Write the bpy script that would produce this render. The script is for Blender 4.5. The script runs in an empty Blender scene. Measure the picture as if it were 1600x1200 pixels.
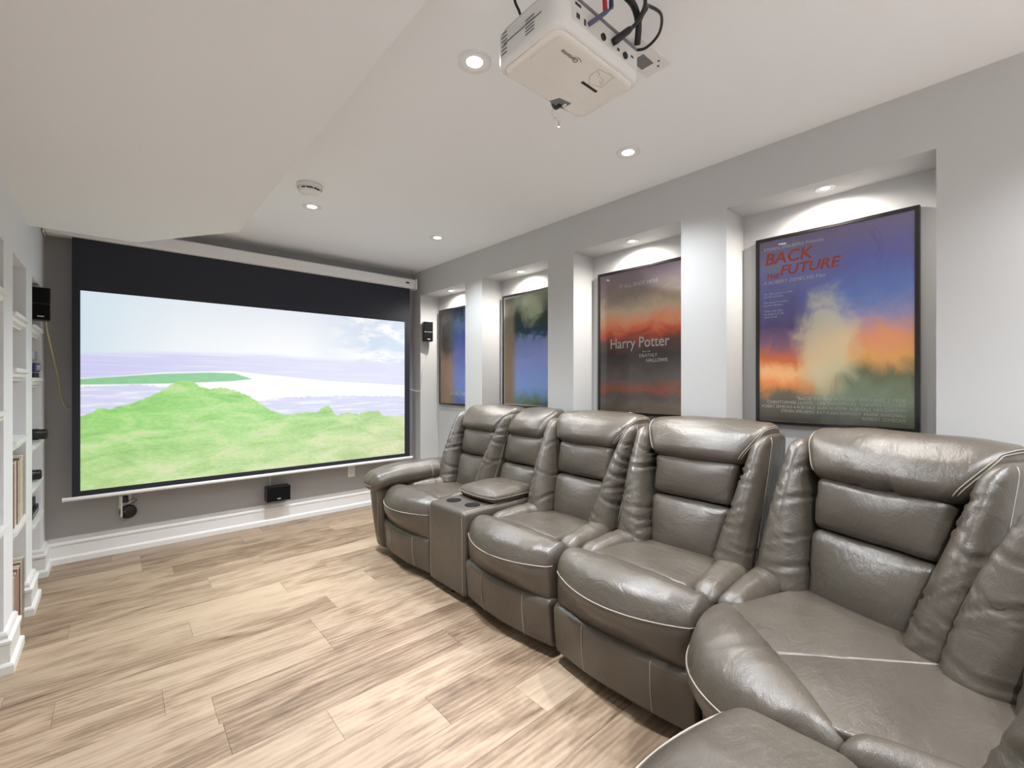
import bpy, bmesh, math, random
from mathutils import Vector, Matrix, noise

random.seed(7)
PI = math.pi
SC = bpy.context.scene
COL = SC.collection

# ------------------------------------------------------------------ camera, world, exposure
EXPO = 0.44
cam_d = bpy.data.cameras.new('camera')
cam_d.sensor_width = 36.0
cam_d.lens = 698.0 / 1600.0 * 36.0
cam_d.shift_y = -3.0 / 1600.0
cam_d.clip_start = 0.02
cam = bpy.data.objects.new('camera', cam_d)
COL.objects.link(cam)
cam.location = (0, 0, 1.22)
cam.rotation_euler = (PI / 2, 0, -math.radians(41.5))
SC.camera = cam
vs = SC.view_settings
SC.display_settings.display_device = 'sRGB'
vs.view_transform = 'Standard'
vs.look = 'None'
vs.exposure = EXPO
vs.gamma = 1.0
vs.use_curve_mapping = False
world = bpy.data.worlds.new('world')
SC.world = world
world.use_nodes = True
world.node_tree.nodes['Background'].inputs[0].default_value = (0.5, 0.5, 0.5, 1)
world.node_tree.nodes['Background'].inputs[1].default_value = 0.0
POT_W = 170.0        # one ceiling downlight of the middle row
POT_WALL_W = 85.0    # one ceiling downlight of the row along the poster wall (dimmed)
NICHE_W = 40.0        # one niche downlight
SCREEN_GAIN = 0.95

# room measures (metres): X to the poster wall, Y to the screen wall
XL, XR, YF, YB, ZC = -0.356, 2.364, 4.27, -3.0, 2.37
ZBULK = 2.06

# ------------------------------------------------------------------ node helpers
def s2l(c):
    out = []
    for v in c[:3]:
        v = v / 255.0
        out.append(v / 12.92 if v <= 0.04045 else ((v + 0.055) / 1.055) ** 2.4)
    return (out[0], out[1], out[2], 1.0)

class NT:
    def __init__(self, name):
        self.m = bpy.data.materials.new(name)
        self.m.use_nodes = True
        self.t = self.m.node_tree
        self.t.nodes.clear()
        self.out = self.t.nodes.new('ShaderNodeOutputMaterial')
    def n(self, typ, **kw):
        nd = self.t.nodes.new(typ)
        for k, v in kw.items():
            setattr(nd, k, v)
        return nd
    def link(self, a, b):
        self.t.links.new(a, b)
    def put(self, sock, v):
        if hasattr(v, 'is_output') or isinstance(v, bpy.types.NodeSocket):
            self.link(v, sock)
        else:
            sock.default_value = v
    def math(self, op, a, b=0.0, c=None, clamp=False):
        nd = self.n('ShaderNodeMath', operation=op)
        nd.use_clamp = clamp
        self.put(nd.inputs[0], a); self.put(nd.inputs[1], b)
        if c is not None: self.put(nd.inputs[2], c)
        return nd.outputs[0]
    def mix(self, f, a, b, blend='MIX'):
        nd = self.n('ShaderNodeMix', data_type='RGBA', blend_type=blend)
        self.put(nd.inputs[0], f); self.put(nd.inputs[6], a); self.put(nd.inputs[7], b)
        return nd.outputs[2]
    def ramp(self, f, stops, interp='LINEAR'):
        nd = self.n('ShaderNodeValToRGB')
        cr = nd.color_ramp; cr.interpolation = interp
        while len(cr.elements) < len(stops): cr.elements.new(0.5)
        for e, (p, c) in zip(cr.elements, stops):
            e.position = min(1, max(0, p))
            e.color = c if len(c) == 4 else (*c, 1)
        self.put(nd.inputs[0], f)
        return nd.outputs[0]
    def coords(self, kind='Object'):
        return self.n('ShaderNodeTexCoord').outputs[kind]
    def sep(self, v):
        nd = self.n('ShaderNodeSeparateXYZ'); self.link(v, nd.inputs[0]); return nd.outputs
    def mapping(self, v, loc=(0, 0, 0), rot=(0, 0, 0), scale=(1, 1, 1)):
        nd = self.n('ShaderNodeMapping')
        self.link(v, nd.inputs[0])
        self.put(nd.inputs[1], loc); nd.inputs[2].default_value = rot; nd.inputs[3].default_value = scale
        return nd.outputs[0]
    def noise(self, v, scale=5.0, detail=3.0, rough=0.55, dist=0.0):
        nd = self.n('ShaderNodeTexNoise')
        if v is not None: self.link(v, nd.inputs['Vector'])
        nd.inputs['Scale'].default_value = scale; nd.inputs['Detail'].default_value = detail
        nd.inputs['Roughness'].default_value = rough; nd.inputs['Distortion'].default_value = dist
        return nd.outputs[0]
    def bump(self, h, strength=0.2, dist=0.01, normal=None):
        nd = self.n('ShaderNodeBump')
        nd.inputs['Strength'].default_value = strength; nd.inputs['Distance'].default_value = dist
        self.link(h, nd.inputs['Height'])
        if normal is not None: self.link(normal, nd.inputs['Normal'])
        return nd.outputs[0]
    def bsdf(self, **kw):
        nd = self.n('ShaderNodeBsdfPrincipled')
        for k, v in kw.items():
            self.put(nd.inputs[k.replace('_', ' ')], v)
        self.link(nd.outputs[0], self.out.inputs[0])
        return nd

def plain(name, rgb, rough=0.5, metal=0.0, spec=0.5, noise_amt=0.03, scale=30.0, bump=0.0, coat=0.0):
    t = NT(name)
    c = s2l(rgb)
    nz = t.noise(t.coords('Object'), scale, 3.0)
    lo = tuple(max(0, x * (1 - noise_amt)) for x in c[:3]) + (1,)
    hi = tuple(min(1, x * (1 + noise_amt)) for x in c[:3]) + (1,)
    b = t.bsdf(Base_Color=t.mix(nz, lo, hi), Roughness=rough, Metallic=metal)
    b.inputs['Specular IOR Level'].default_value = spec
    b.inputs['Coat Weight'].default_value = coat
    if bump: t.link(t.bump(t.noise(t.coords('Object'), scale * 8, 2.0), bump, 0.002), b.inputs['Normal'])
    return t.m

def emis(name, rgb, strength):
    t = NT(name)
    e = t.n('ShaderNodeEmission')
    e.inputs[0].default_value = s2l(rgb); e.inputs[1].default_value = strength
    t.link(e.outputs[0], t.out.inputs[0])
    return t.m

M = {}
M['ceiling'] = plain('ceiling_paint', (247, 247, 248), 0.9, spec=0.2, noise_amt=0.008, scale=2.0)
M['bulkhead'] = plain('ceiling_paint_shaded', (238, 238, 240), 0.9, spec=0.2, noise_amt=0.008, scale=2.0)  # ceiling white greyed to paint in the bulkhead's shade
M['wall'] = plain('wall_paint_light', (196, 195, 194), 0.75, spec=0.3, noise_amt=0.012, scale=2.0, bump=0.03)
M['wall_far'] = plain('wall_paint_shaded', (176, 175, 175), 0.8, spec=0.3, noise_amt=0.015, scale=2.0, bump=0.03)  # same wall paint, darkened for the shade at the screen end
M['trim'] = plain('white_trim_paint', (236, 235, 233), 0.4, spec=0.5, noise_amt=0.008, scale=3.0)
M['wall_shelf'] = plain('shelf_wall_white_paint', (234, 235, 238), 0.75, spec=0.3, noise_amt=0.012, scale=2.0)
M['white_plastic'] = plain('white_plastic', (236, 235, 233), 0.28, noise_amt=0.006)
M['proj_white'] = plain('projector_white_plastic', (232, 230, 227), 0.22, noise_amt=0.006)
M['proj_under'] = plain('projector_warm_white_underside', (240, 235, 229), 0.16, noise_amt=0.008, coat=0.3)
M['proj_grey'] = plain('projector_port_panel', (214, 213, 207), 0.5, noise_amt=0.01)
M['vent'] = plain('vent_slot_grey', (120, 120, 120), 0.6)
M['line'] = plain('moulded_line_grey', (188, 184, 178), 0.5)
M['black'] = plain('black_plastic', (17, 16, 16), 0.35, noise_amt=0.1)
M['black_matte'] = plain('matte_black', (9, 9, 11), 0.75, spec=0.2, noise_amt=0.1)
M['screen_black'] = plain('screen_black_drop', (40, 41, 51), 0.6, spec=0.35, noise_amt=0.08, scale=5)
M['frame'] = plain('black_frame_lacquer', (20, 17, 16), 0.28, noise_amt=0.1, coat=0.3)
M['metal'] = plain('brushed_metal', (170, 168, 164), 0.35, metal=0.9)
M['silver'] = plain('silver_grey_plastic', (168, 170, 176), 0.35, metal=0.2)
M['cable_yellow'] = plain('cream_speaker_cable', (222, 206, 150), 0.5)
M['cable_white'] = plain('white_speaker_cable', (214, 210, 200), 0.5)
M['cable_black'] = plain('black_cable', (14, 13, 13), 0.4)
M['red'] = plain('red_plug', (176, 22, 42), 0.4)
M['blue'] = plain('blue_plug', (52, 54, 110), 0.4)
M['violet'] = plain('violet_grey_plug', (86, 84, 112), 0.5)
M['green'] = plain('green_plug', (70, 140, 110), 0.4)
M['ink_dark'] = plain('dark_print', (70, 66, 66), 0.5)
M['ink_white'] = plain('white_print', (250, 249, 246), 0.45)
M['stitch'] = plain('off_white_stitching', (160, 152, 140), 0.7, noise_amt=0.08, scale=200)
M['logo'] = plain('silver_logo', (225, 225, 225), 0.3)
M['lamp'] = emis('downlight_lens', (255, 250, 240), 9.0)
M['lamp_niche'] = emis('niche_downlight_lens', (255, 248, 232), 7.0)

def leather():
    t = NT('grey_brown_leather')
    co = t.coords('Object')
    big = t.noise(co, 3.0, 4.0, 0.6)
    base = t.ramp(big, [(0.25, s2l((72, 65, 57))), (0.55, s2l((83, 75, 66))), (0.8, s2l((95, 86, 76)))])
    vor = t.n('ShaderNodeTexVoronoi', feature='DISTANCE_TO_EDGE')
    t.link(co, vor.inputs['Vector']); vor.inputs['Scale'].default_value = 330.0
    grain = t.math('MULTIPLY', vor.outputs['Distance'], 2.0, clamp=True)
    fine = t.noise(co, 420.0, 2.0)
    wr = t.noise(t.mapping(co, scale=(1.0, 2.2, 1.6)), 9.0, 5.0, 0.6, 0.8)
    b1 = t.bump(wr, 0.20, 0.02)
    b2 = t.bump(t.math('ADD', grain, t.math('MULTIPLY', fine, 0.5)), 0.22, 0.0012, b1)
    ro = t.ramp(t.noise(co, 7.0, 3.0), [(0.2, (0.27,) * 3), (0.8, (0.38,) * 3)])
    b = t.bsdf(Base_Color=base, Roughness=ro)
    t.link(b2, b.inputs['Normal'])
    b.inputs['Specular IOR Level'].default_value = 0.7
    return t.m
M['leather'] = leather()
M['leather_dark'] = plain('dark_leatherette', (58, 55, 52), 0.5, noise_amt=0.06, scale=20)

def wood():
    t = NT('oak_vinyl_plank')
    oi = t.n('ShaderNodeObjectInfo')
    rnd = oi.outputs['Random']
    cmb = t.n('ShaderNodeCombineXYZ')
    t.link(t.math('MULTIPLY', rnd, 37.0), cmb.inputs[0]); t.link(t.math('MULTIPLY', rnd, 91.0), cmb.inputs[1])
    va = t.n('ShaderNodeVectorMath', operation='ADD')
    t.link(t.coords('Object'), va.inputs[0]); t.link(cmb.outputs[0], va.inputs[1])
    v = va.outputs[0]
    streak = t.noise(t.mapping(v, scale=(1.0, 4.5, 1.0)), 2.0, 6.0, 0.58, 1.6)
    fine = t.noise(t.mapping(v, scale=(4.0, 30.0, 1.0)), 6.0, 4.0, 0.65, 0.8)
    cath = t.n('ShaderNodeTexWave', wave_type='BANDS', bands_direction='Y')
    t.link(t.mapping(v, scale=(0.35, 3.0, 1.0)), cath.inputs['Vector'])
    cath.inputs['Scale'].default_value = 4.0; cath.inputs['Distortion'].default_value = 9.0
    cath.inputs['Detail'].default_value = 3.0; cath.inputs['Detail Scale'].default_value = 1.3
    tone = t.math('ADD', t.math('MULTIPLY', streak, 0.62), t.math('ADD', t.math('MULTIPLY', fine, 0.16), t.math('MULTIPLY', cath.outputs['Fac'], 0.08)))
    tone = t.math('ADD', tone, t.math('MULTIPLY', t.math('SUBTRACT', rnd, 0.5), 0.17))
    col = t.ramp(tone, [(0.20, s2l((92, 73, 58))), (0.35, s2l((142, 119, 98))), (0.46, s2l((167, 145, 123))), (0.68, s2l((185, 164, 142)))])
    # knots and small checks
    kn = t.n('ShaderNodeTexVoronoi', feature='F1'); t.link(t.mapping(v, scale=(1.0, 2.6, 1.0)), kn.inputs['Vector']); kn.inputs['Scale'].default_value = 2.3
    kd = t.math('ADD', kn.outputs['Distance'], t.math('MULTIPLY', t.noise(t.mapping(v, scale=(1, 4, 1)), 22.0, 3.0), 0.14))
    km = t.ramp(kd, [(0.10, (1, 1, 1)), (0.20, (0, 0, 0))])
    col = t.mix(t.math('MULTIPLY', km, 0.45), col, s2l((96, 74, 58)))
    rr = t.ramp(t.math('FRACT', t.math('MULTIPLY', rnd, 7.31)), [(0.0, (0.90, 0.88, 0.86)), (0.5, (1, 1, 1)), (1.0, (1.06, 1.05, 1.04))])
    col = t.mix(1.0, col, rr, 'MULTIPLY')
    b = t.bsdf(Base_Color=col, Roughness=t.ramp(streak, [(0.3, (0.42,) * 3), (0.7, (0.52,) * 3)]))
    t.link(t.bump(t.math('ADD', fine, streak), 0.10, 0.002), b.inputs['Normal'])
    b.inputs['Specular IOR Level'].default_value = 0.45
    return t.m
M['wood'] = wood()
M['subfloor'] = plain('dark_underlay', (60, 48, 40), 0.9)

def glass_pane():
    t = NT('clear_glazing')
    tr = t.n('ShaderNodeBsdfTransparent'); gl = t.n('ShaderNodeBsdfGlossy')
    gl.inputs['Roughness'].default_value = 0.015
    lw = t.n('ShaderNodeFresnel'); lw.inputs[0].default_value = 1.5
    mx = t.n('ShaderNodeMixShader')
    t.link(lw.outputs[0], mx.inputs[0]); t.link(tr.outputs[0], mx.inputs[1]); t.link(gl.outputs[0], mx.inputs[2])
    t.link(mx.outputs[0], t.out.inputs[0])
    return t.m
M['glass'] = glass_pane()

def picture():
    """The projected landscape: sky, sea, sand bar, island and a green hill."""
    t = NT('projected_landscape')
    g = t.coords('Generated')
    x, _, z = t.sep(g)[:3]
    def curve(pts):
        return t.ramp(x, [(u, (v, v, v, 1)) for u, v in pts])
    def below(c, edge=0.006):
        return t.math('MULTIPLY', t.math('SUBTRACT', c, z), 1.0 / edge, clamp=True)
    jit = t.math('MULTIPLY', t.math('SUBTRACT', t.noise(t.mapping(g, scale=(90, 1, 50)), 1.0, 4.0), 0.5), 0.035)
    sky = t.ramp(z, [(0.70, s2l((247, 248, 250))), (0.85, s2l((241, 244, 248))), (1.0, s2l((232, 237, 245)))])
    sky = t.mix(t.ramp(x, [(0.0, (1, 1, 1)), (0.22, (0.25,) * 3), (0.5, (0, 0, 0))]), sky, s2l((211, 228, 238)))
    cl = t.noise(t.mapping(g, scale=(2.2, 1, 3.4)), 3.4, 6.0, 0.6, 0.4)
    clm = t.math('MULTIPLY', t.ramp(cl, [(0.47, (0, 0, 0)), (0.60, (1, 1, 1))]), t.ramp(x, [(0.62, (0, 0, 0)), (0.80, (1, 1, 1))]))
    blue = t.mix(t.ramp(x, [(0.60, (0, 0, 0)), (0.85, (1, 1, 1))]), sky, s2l((205, 219, 238)))
    sky = t.mix(clm, blue, s2l((247, 247, 248)))
    sea_n = t.noise(t.mapping(g, scale=(2, 1, 40)), 2.0, 4.0)
    sea = t.mix(t.ramp(x, [(0.0, (0, 0, 0)), (0.6, (1, 1, 1))]), s2l((203, 202, 243)), s2l((219, 220, 243)))
    sea = t.mix(t.ramp(sea_n, [(0.5, (0, 0, 0)), (0.66, (0.7,) * 3)]), sea, s2l((232, 233, 247)))
    col = t.mix(below(curve([(0, .697), (.176, .716), (.461, .728), (.673, .71), (1, .692)]), 0.03), sky, sea)
    top = below(curve([(0, .567), (.057, .573), (.176, .598), (.367, .612), (.528, .581), (.673, .555), (1, .522)]))
    col = t.mix(top, col, s2l((250, 250, 252)))
    lag = below(t.math('ADD', curve([(0, .523), (.103, .536), (.196, .518), (.442, .428), (.528, .448), (.753, .451), (1, .437)]), jit))
    lagc = t.mix(t.ramp(t.noise(t.mapping(g, scale=(3, 1, 26)), 2.4, 5.0), [(0.50, (0, 0, 0)), (0.60, (1, 1, 1))]), s2l((209, 211, 240)), s2l((232, 234, 247)))
    col = t.mix(lag, col, lagc)
    isl = t.math('MULTIPLY', below(curve([(0, .562), (.176, .591), (.303, .601), (.373, .598), (.423, .566), (.43, 0.5), (1, .5)])),
                 t.math('SUBTRACT', 1.0, below(curve([(0, .533), (.196, .538), (.361, .551), (.423, .564), (1, .564)]))))
    islc = t.mix(t.noise(t.mapping(g, scale=(20, 1, 60)), 2.0, 4.0), s2l((112, 188, 132)), s2l((158, 214, 164)))
    col = t.mix(isl, col, islc)
    hill = below(t.math('ADD', curve([(0, .376), (.027, .394), (.035, .417), (.062, .407), (.126, .447), (.19, .507), (.201, .532), (.221, .553), (.254, .553), (.275, .52), (.303, .505), (.332, .514), (.373, .498), (.416, .459), (.48, .372), (.528, .336), (.598, .35), (.643, .345), (.658, .378), (.680, .388), (.698, .35), (.71, .318), (.75, .335), (.80, .318), (.83, .338), (.885, .335), (.9, .30), (1, .285)]), t.math('MULTIPLY', jit, 0.8)))
    lowf = t.noise(t.mapping(g, rot=(0, 0.45, 0), scale=(5, 1, 9)), 1.5, 5.0, 0.6, 0.6)
    g1 = t.noise(t.mapping(g, rot=(0, 0.5, 0), scale=(30, 1, 34)), 2.2, 6.0, 0.75, 0.1)
    g1 = t.math('ADD', t.math('MULTIPLY', lowf, 0.62), t.math('MULTIPLY', g1, 0.38))
    hc = t.ramp(g1, [(0.34, s2l((120, 176, 96))), (0.44, s2l((140, 206, 104))), (0.52, s2l((162, 219, 124))), (0.60, s2l((194, 223, 152))), (0.68, s2l((206, 204, 172)))])
    # light washout painted in: beiger towards the foot and right of the slope
    wash = t.math('ADD', t.math('MULTIPLY', t.math('SUBTRACT', 0.36, z), 1.7, clamp=True), t.math('MULTIPLY', t.math('SUBTRACT', x, 0.45), 0.9, clamp=True), clamp=True)
    hc = t.mix(t.math('MULTIPLY', wash, 0.85), hc, t.ramp(g1, [(0.36, s2l((178, 196, 132))), (0.62, s2l((232, 226, 188)))]))
    rk = t.noise(t.mapping(g, rot=(0, -0.5, 0), scale=(5, 1, 16)), 2.0, 5.0, 0.6)
    hc = t.mix(t.ramp(rk, [(0.63, (0, 0, 0)), (0.70, (0.75,) * 3)]), hc, s2l((196, 186, 186)))
    col = t.mix(hill, col, hc)
    e = t.n('ShaderNodeEmission'); t.link(col, e.inputs[0]); e.inputs[1].default_value = SCREEN_GAIN * 2 ** (-EXPO)
    d = t.n('ShaderNodeBsdfDiffuse'); d.inputs[0].default_value = (0.12, 0.12, 0.12, 1)
    ad = t.n('ShaderNodeAddShader')
    t.link(e.outputs[0], ad.inputs[0]); t.link(d.outputs[0], ad.inputs[1]); t.link(ad.outputs[0], t.out.inputs[0])
    return t.m
M['picture'] = picture()

def print_mat(name, stops, side=None, warm=None, nscale=(3, 1, 5), warp=0.18, seed=0.0):
    """Abstract colour field for a poster print; the design itself is a stand-in."""
    t = NT(name)
    g = t.coords('Generated')
    y_, z = t.sep(g)[1], t.sep(g)[2]
    n1 = t.noise(t.mapping(g, loc=(seed, seed * 2, seed), scale=(1, nscale[0], nscale[2])), 1.6, 6.0, 0.62, 0.9)
    v = t.math('ADD', z, t.math('MULTIPLY', t.math('SUBTRACT', n1, 0.5), warp * 2))
    col = t.ramp(v, [(p, s2l(c)) for p, c in stops])
    if side:
        f = t.ramp(y_, [(side[0], (0, 0, 0)), (side[1], (1, 1, 1))])
        col2 = t.ramp(v, [(p, s2l(c)) for p, c in side[2]])
        col = t.mix(f, col, col2)
    if warm:
        cy_, cz_, ry_, rz_, c, amt = warm
        a = t.math('DIVIDE', t.math('SUBTRACT', y_, cy_), ry_); b = t.math('DIVIDE', t.math('SUBTRACT', z, cz_), rz_)
        dd = t.math('ADD', t.math('MULTIPLY', a, a), t.math('MULTIPLY', b, b))
        dd = t.math('ADD', dd, t.math('MULTIPLY', t.math('SUBTRACT', n1, 0.5), 1.6))
        col = t.mix(t.math('MULTIPLY', t.ramp(dd, [(0.1, (1, 1, 1)), (1.0, (0, 0, 0))], 'EASE'), amt), col, s2l(c))
    col = t.mix(1.0, col, (1.75, 1.72, 1.68, 1), 'MULTIPLY')
    b = t.bsdf(Base_Color=col, Roughness=0.35)
    return t.m

# ------------------------------------------------------------------ mesh helpers
class MB:
    def __init__(self): self.v = []; self.f = []
    def quad(self, a, b, c, d):
        i = len(self.v); self.v += [a, b, c, d]; self.f.append((i, i + 1, i + 2, i + 3))
    def box(self, x0, x1, y0, y1, z0, z1):
        i = len(self.v)
        self.v += [(x, y, z) for z in (z0, z1) for y in (y0, y1) for x in (x0, x1)]
        for q in ((0, 2, 3, 1), (4, 5, 7, 6), (0, 1, 5, 4), (2, 6, 7, 3), (0, 4, 6, 2), (1, 3, 7, 5)):
            self.f.append(tuple(i + k for k in q))
        return self
    def prism(self, poly, z0, z1):
        i = len(self.v); n = len(poly)
        self.v += [(x, y, z0) for x, y in poly] + [(x, y, z1) for x, y in poly]
        self.f.append(tuple(i + k for k in reversed(range(n)))); self.f.append(tuple(i + n + k for k in range(n)))
        for k in range(n): self.f.append((i + k, i + (k + 1) % n, i + n + (k + 1) % n, i + n + k))
        return self
    def sweep(self, prof, path, closed_prof=True):
        """prof: list of (offset to the right-hand side normal, z); path: list of (x, y); mitred."""
        P = [Vector((p[0], p[1])) for p in path]; rings = []
        for k, p in enumerate(P):
            d0 = (P[k] - P[k - 1]).normalized() if k > 0 else None
            d1 = (P[k + 1] - P[k]).normalized() if k < len(P) - 1 else None
            n0 = Vector((d0.y, -d0.x)) if d0 else None; n1 = Vector((d1.y, -d1.x)) if d1 else None
            if n0 is None: m = n1
            elif n1 is None: m = n0
            else: m = (n0 + n1) / max(0.2, 1 + n0.dot(n1))
            rings.append([(p.x + m.x * o, p.y + m.y * o, z) for o, z in prof])
        i = len(self.v); n = len(prof)
        for r in rings: self.v += r
        for k in range(len(rings) - 1):
            for j in range(n):
                a = i + k * n + j; b = i + k * n + (j + 1) % n
                self.f.append((a, b, b + n, a + n))
        self.f.append(tuple(i + j for j in reversed(range(n)))); self.f.append(tuple(i + (len(rings) - 1) * n + j for j in range(n)))
        return self
    def lathe(self, prof, c=(0, 0, 0), axis='Z', seg=28, flip=False):
        i = len(self.v); n = len(prof)
        for s in range(seg):
            a = 2 * PI * s / seg
            for r, h in prof:
                p = (r * math.cos(a), r * math.sin(a), h)
                if axis == 'X': p = (p[2], p[0], p[1])
                elif axis == 'Y': p = (p[1], p[2], p[0])
                self.v.append((c[0] + p[0], c[1] + p[1], c[2] + p[2]))
        for s in range(seg):
            for j in range(n - 1):
                a = i + s * n + j; b = i + ((s + 1) % seg) * n + j
                self.f.append((a, b, b + 1, a + 1))
        return self
    def tube(self, pts, r, seg=6, caps=True):
        P = [Vector(p) for p in pts]; i = len(self.v); up = None; rings = 0
        for k, p in enumerate(P):
            d = (P[min(k + 1, len(P) - 1)] - P[max(k - 1, 0)])
            if d.length < 1e-9: continue
            d.normalize()
            if up is None: up = d.orthogonal().normalized()
            up = (up - d * up.dot(d))
            up = up.normalized() if up.length > 1e-6 else d.orthogonal().normalized()
            w = d.cross(up); rr = r[k] if isinstance(r, (list, tuple)) else r
            for s in range(seg):
                a = 2 * PI * s / seg
                self.v.append(tuple(p + up * math.cos(a) * rr + w * math.sin(a) * rr))
            rings += 1
        for k in range(rings - 1):
            for s in range(seg):
                a = i + k * seg + s; b = i + k * seg + (s + 1) % seg
                self.f.append((a, b, b + seg, a + seg))
        if caps:
            self.f.append(tuple(i + s for s in reversed(range(seg)))); self.f.append(tuple(i + (rings - 1) * seg + s for s in range(seg)))
        return self
    def build(self, name, mat, parent=None, smooth=False, bevel=0.0, segs=2, recalc=True):
        me = bpy.data.meshes.new(name)
        me.from_pydata(self.v, [], self.f)
        if recalc:
            bm = bmesh.new(); bm.from_mesh(me); bmesh.ops.recalc_face_normals(bm, faces=bm.faces); bm.to_mesh(me); bm.free()
        if smooth:
            for p in me.polygons: p.use_smooth = True
        o = bpy.data.objects.new(name, me); COL.objects.link(o)
        me.materials.append(M[mat] if isinstance(mat, str) else mat)
        if parent is not None: o.parent = parent
        if bevel:
            md = o.modifiers.new('bevel', 'BEVEL'); md.width = bevel; md.segments = segs; md.limit_method = 'ANGLE'; md.angle_limit = math.radians(40)
            md.harden_normals = False
        return o

def catmull(pts, n=8):
    P = [Vector(p) for p in pts]; P = [P[0] * 2 - P[1]] + P + [P[-1] * 2 - P[-2]]; out = []
    for k in range(1, len(P) - 2):
        for j in range(n):
            t = j / n
            out.append(0.5 * ((2 * P[k]) + (P[k + 1] - P[k - 1]) * t + (2 * P[k - 1] - 5 * P[k] + 4 * P[k + 1] - P[k + 2]) * t * t + (3 * P[k] - P[k - 1] - 3 * P[k + 1] + P[k + 2]) * t ** 3))
    out.append(P[-2]); return out

def thing(name, label, cat, loc=(0, 0, 0), rz=0.0, group=None):
    o = bpy.data.objects.new(name, None); COL.objects.link(o)
    o.empty_display_size = 0.1
    o.location = loc; o.rotation_euler = (0, 0, rz)
    return tag(o, label, cat, group)
def tag(o, label, cat, group=None):
    o['label'] = label; o['category'] = cat
    if group: o['group'] = group
    return o
def struct(o, label=None):
    o['kind'] = 'structure'
    if label: o['label'] = label
    return o
def origin_to(o, loc):
    """Move a mesh object's origin without moving its shape."""
    o.data.transform(Matrix.Translation(-Vector(loc))); o.location = loc
    return o

def lettering(name, body, size, mat, parent, loc, rot, align='LEFT', sx=1.0, shear=0.0, thick=0.0006, bold=0.0):
    cu = bpy.data.curves.new(name, 'FONT'); cu.body = body; cu.size = size; cu.align_x = align
    cu.extrude = thick; cu.shear = shear; cu.resolution_u = 3; cu.offset = bold
    tmp = bpy.data.objects.new(name + '_tmp', cu); COL.objects.link(tmp)
    dg = bpy.context.evaluated_depsgraph_get()
    me = bpy.data.meshes.new_from_object(tmp.evaluated_get(dg))
    bpy.data.objects.remove(tmp); bpy.data.curves.remove(cu)
    o = bpy.data.objects.new(name, me); COL.objects.link(o)
    me.materials.clear(); me.materials.append(M[mat])
    me.transform(Matrix.Diagonal((sx, 1, 1, 1)))
    o.parent = parent; o.location = loc; o.rotation_euler = rot
    return o

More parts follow.
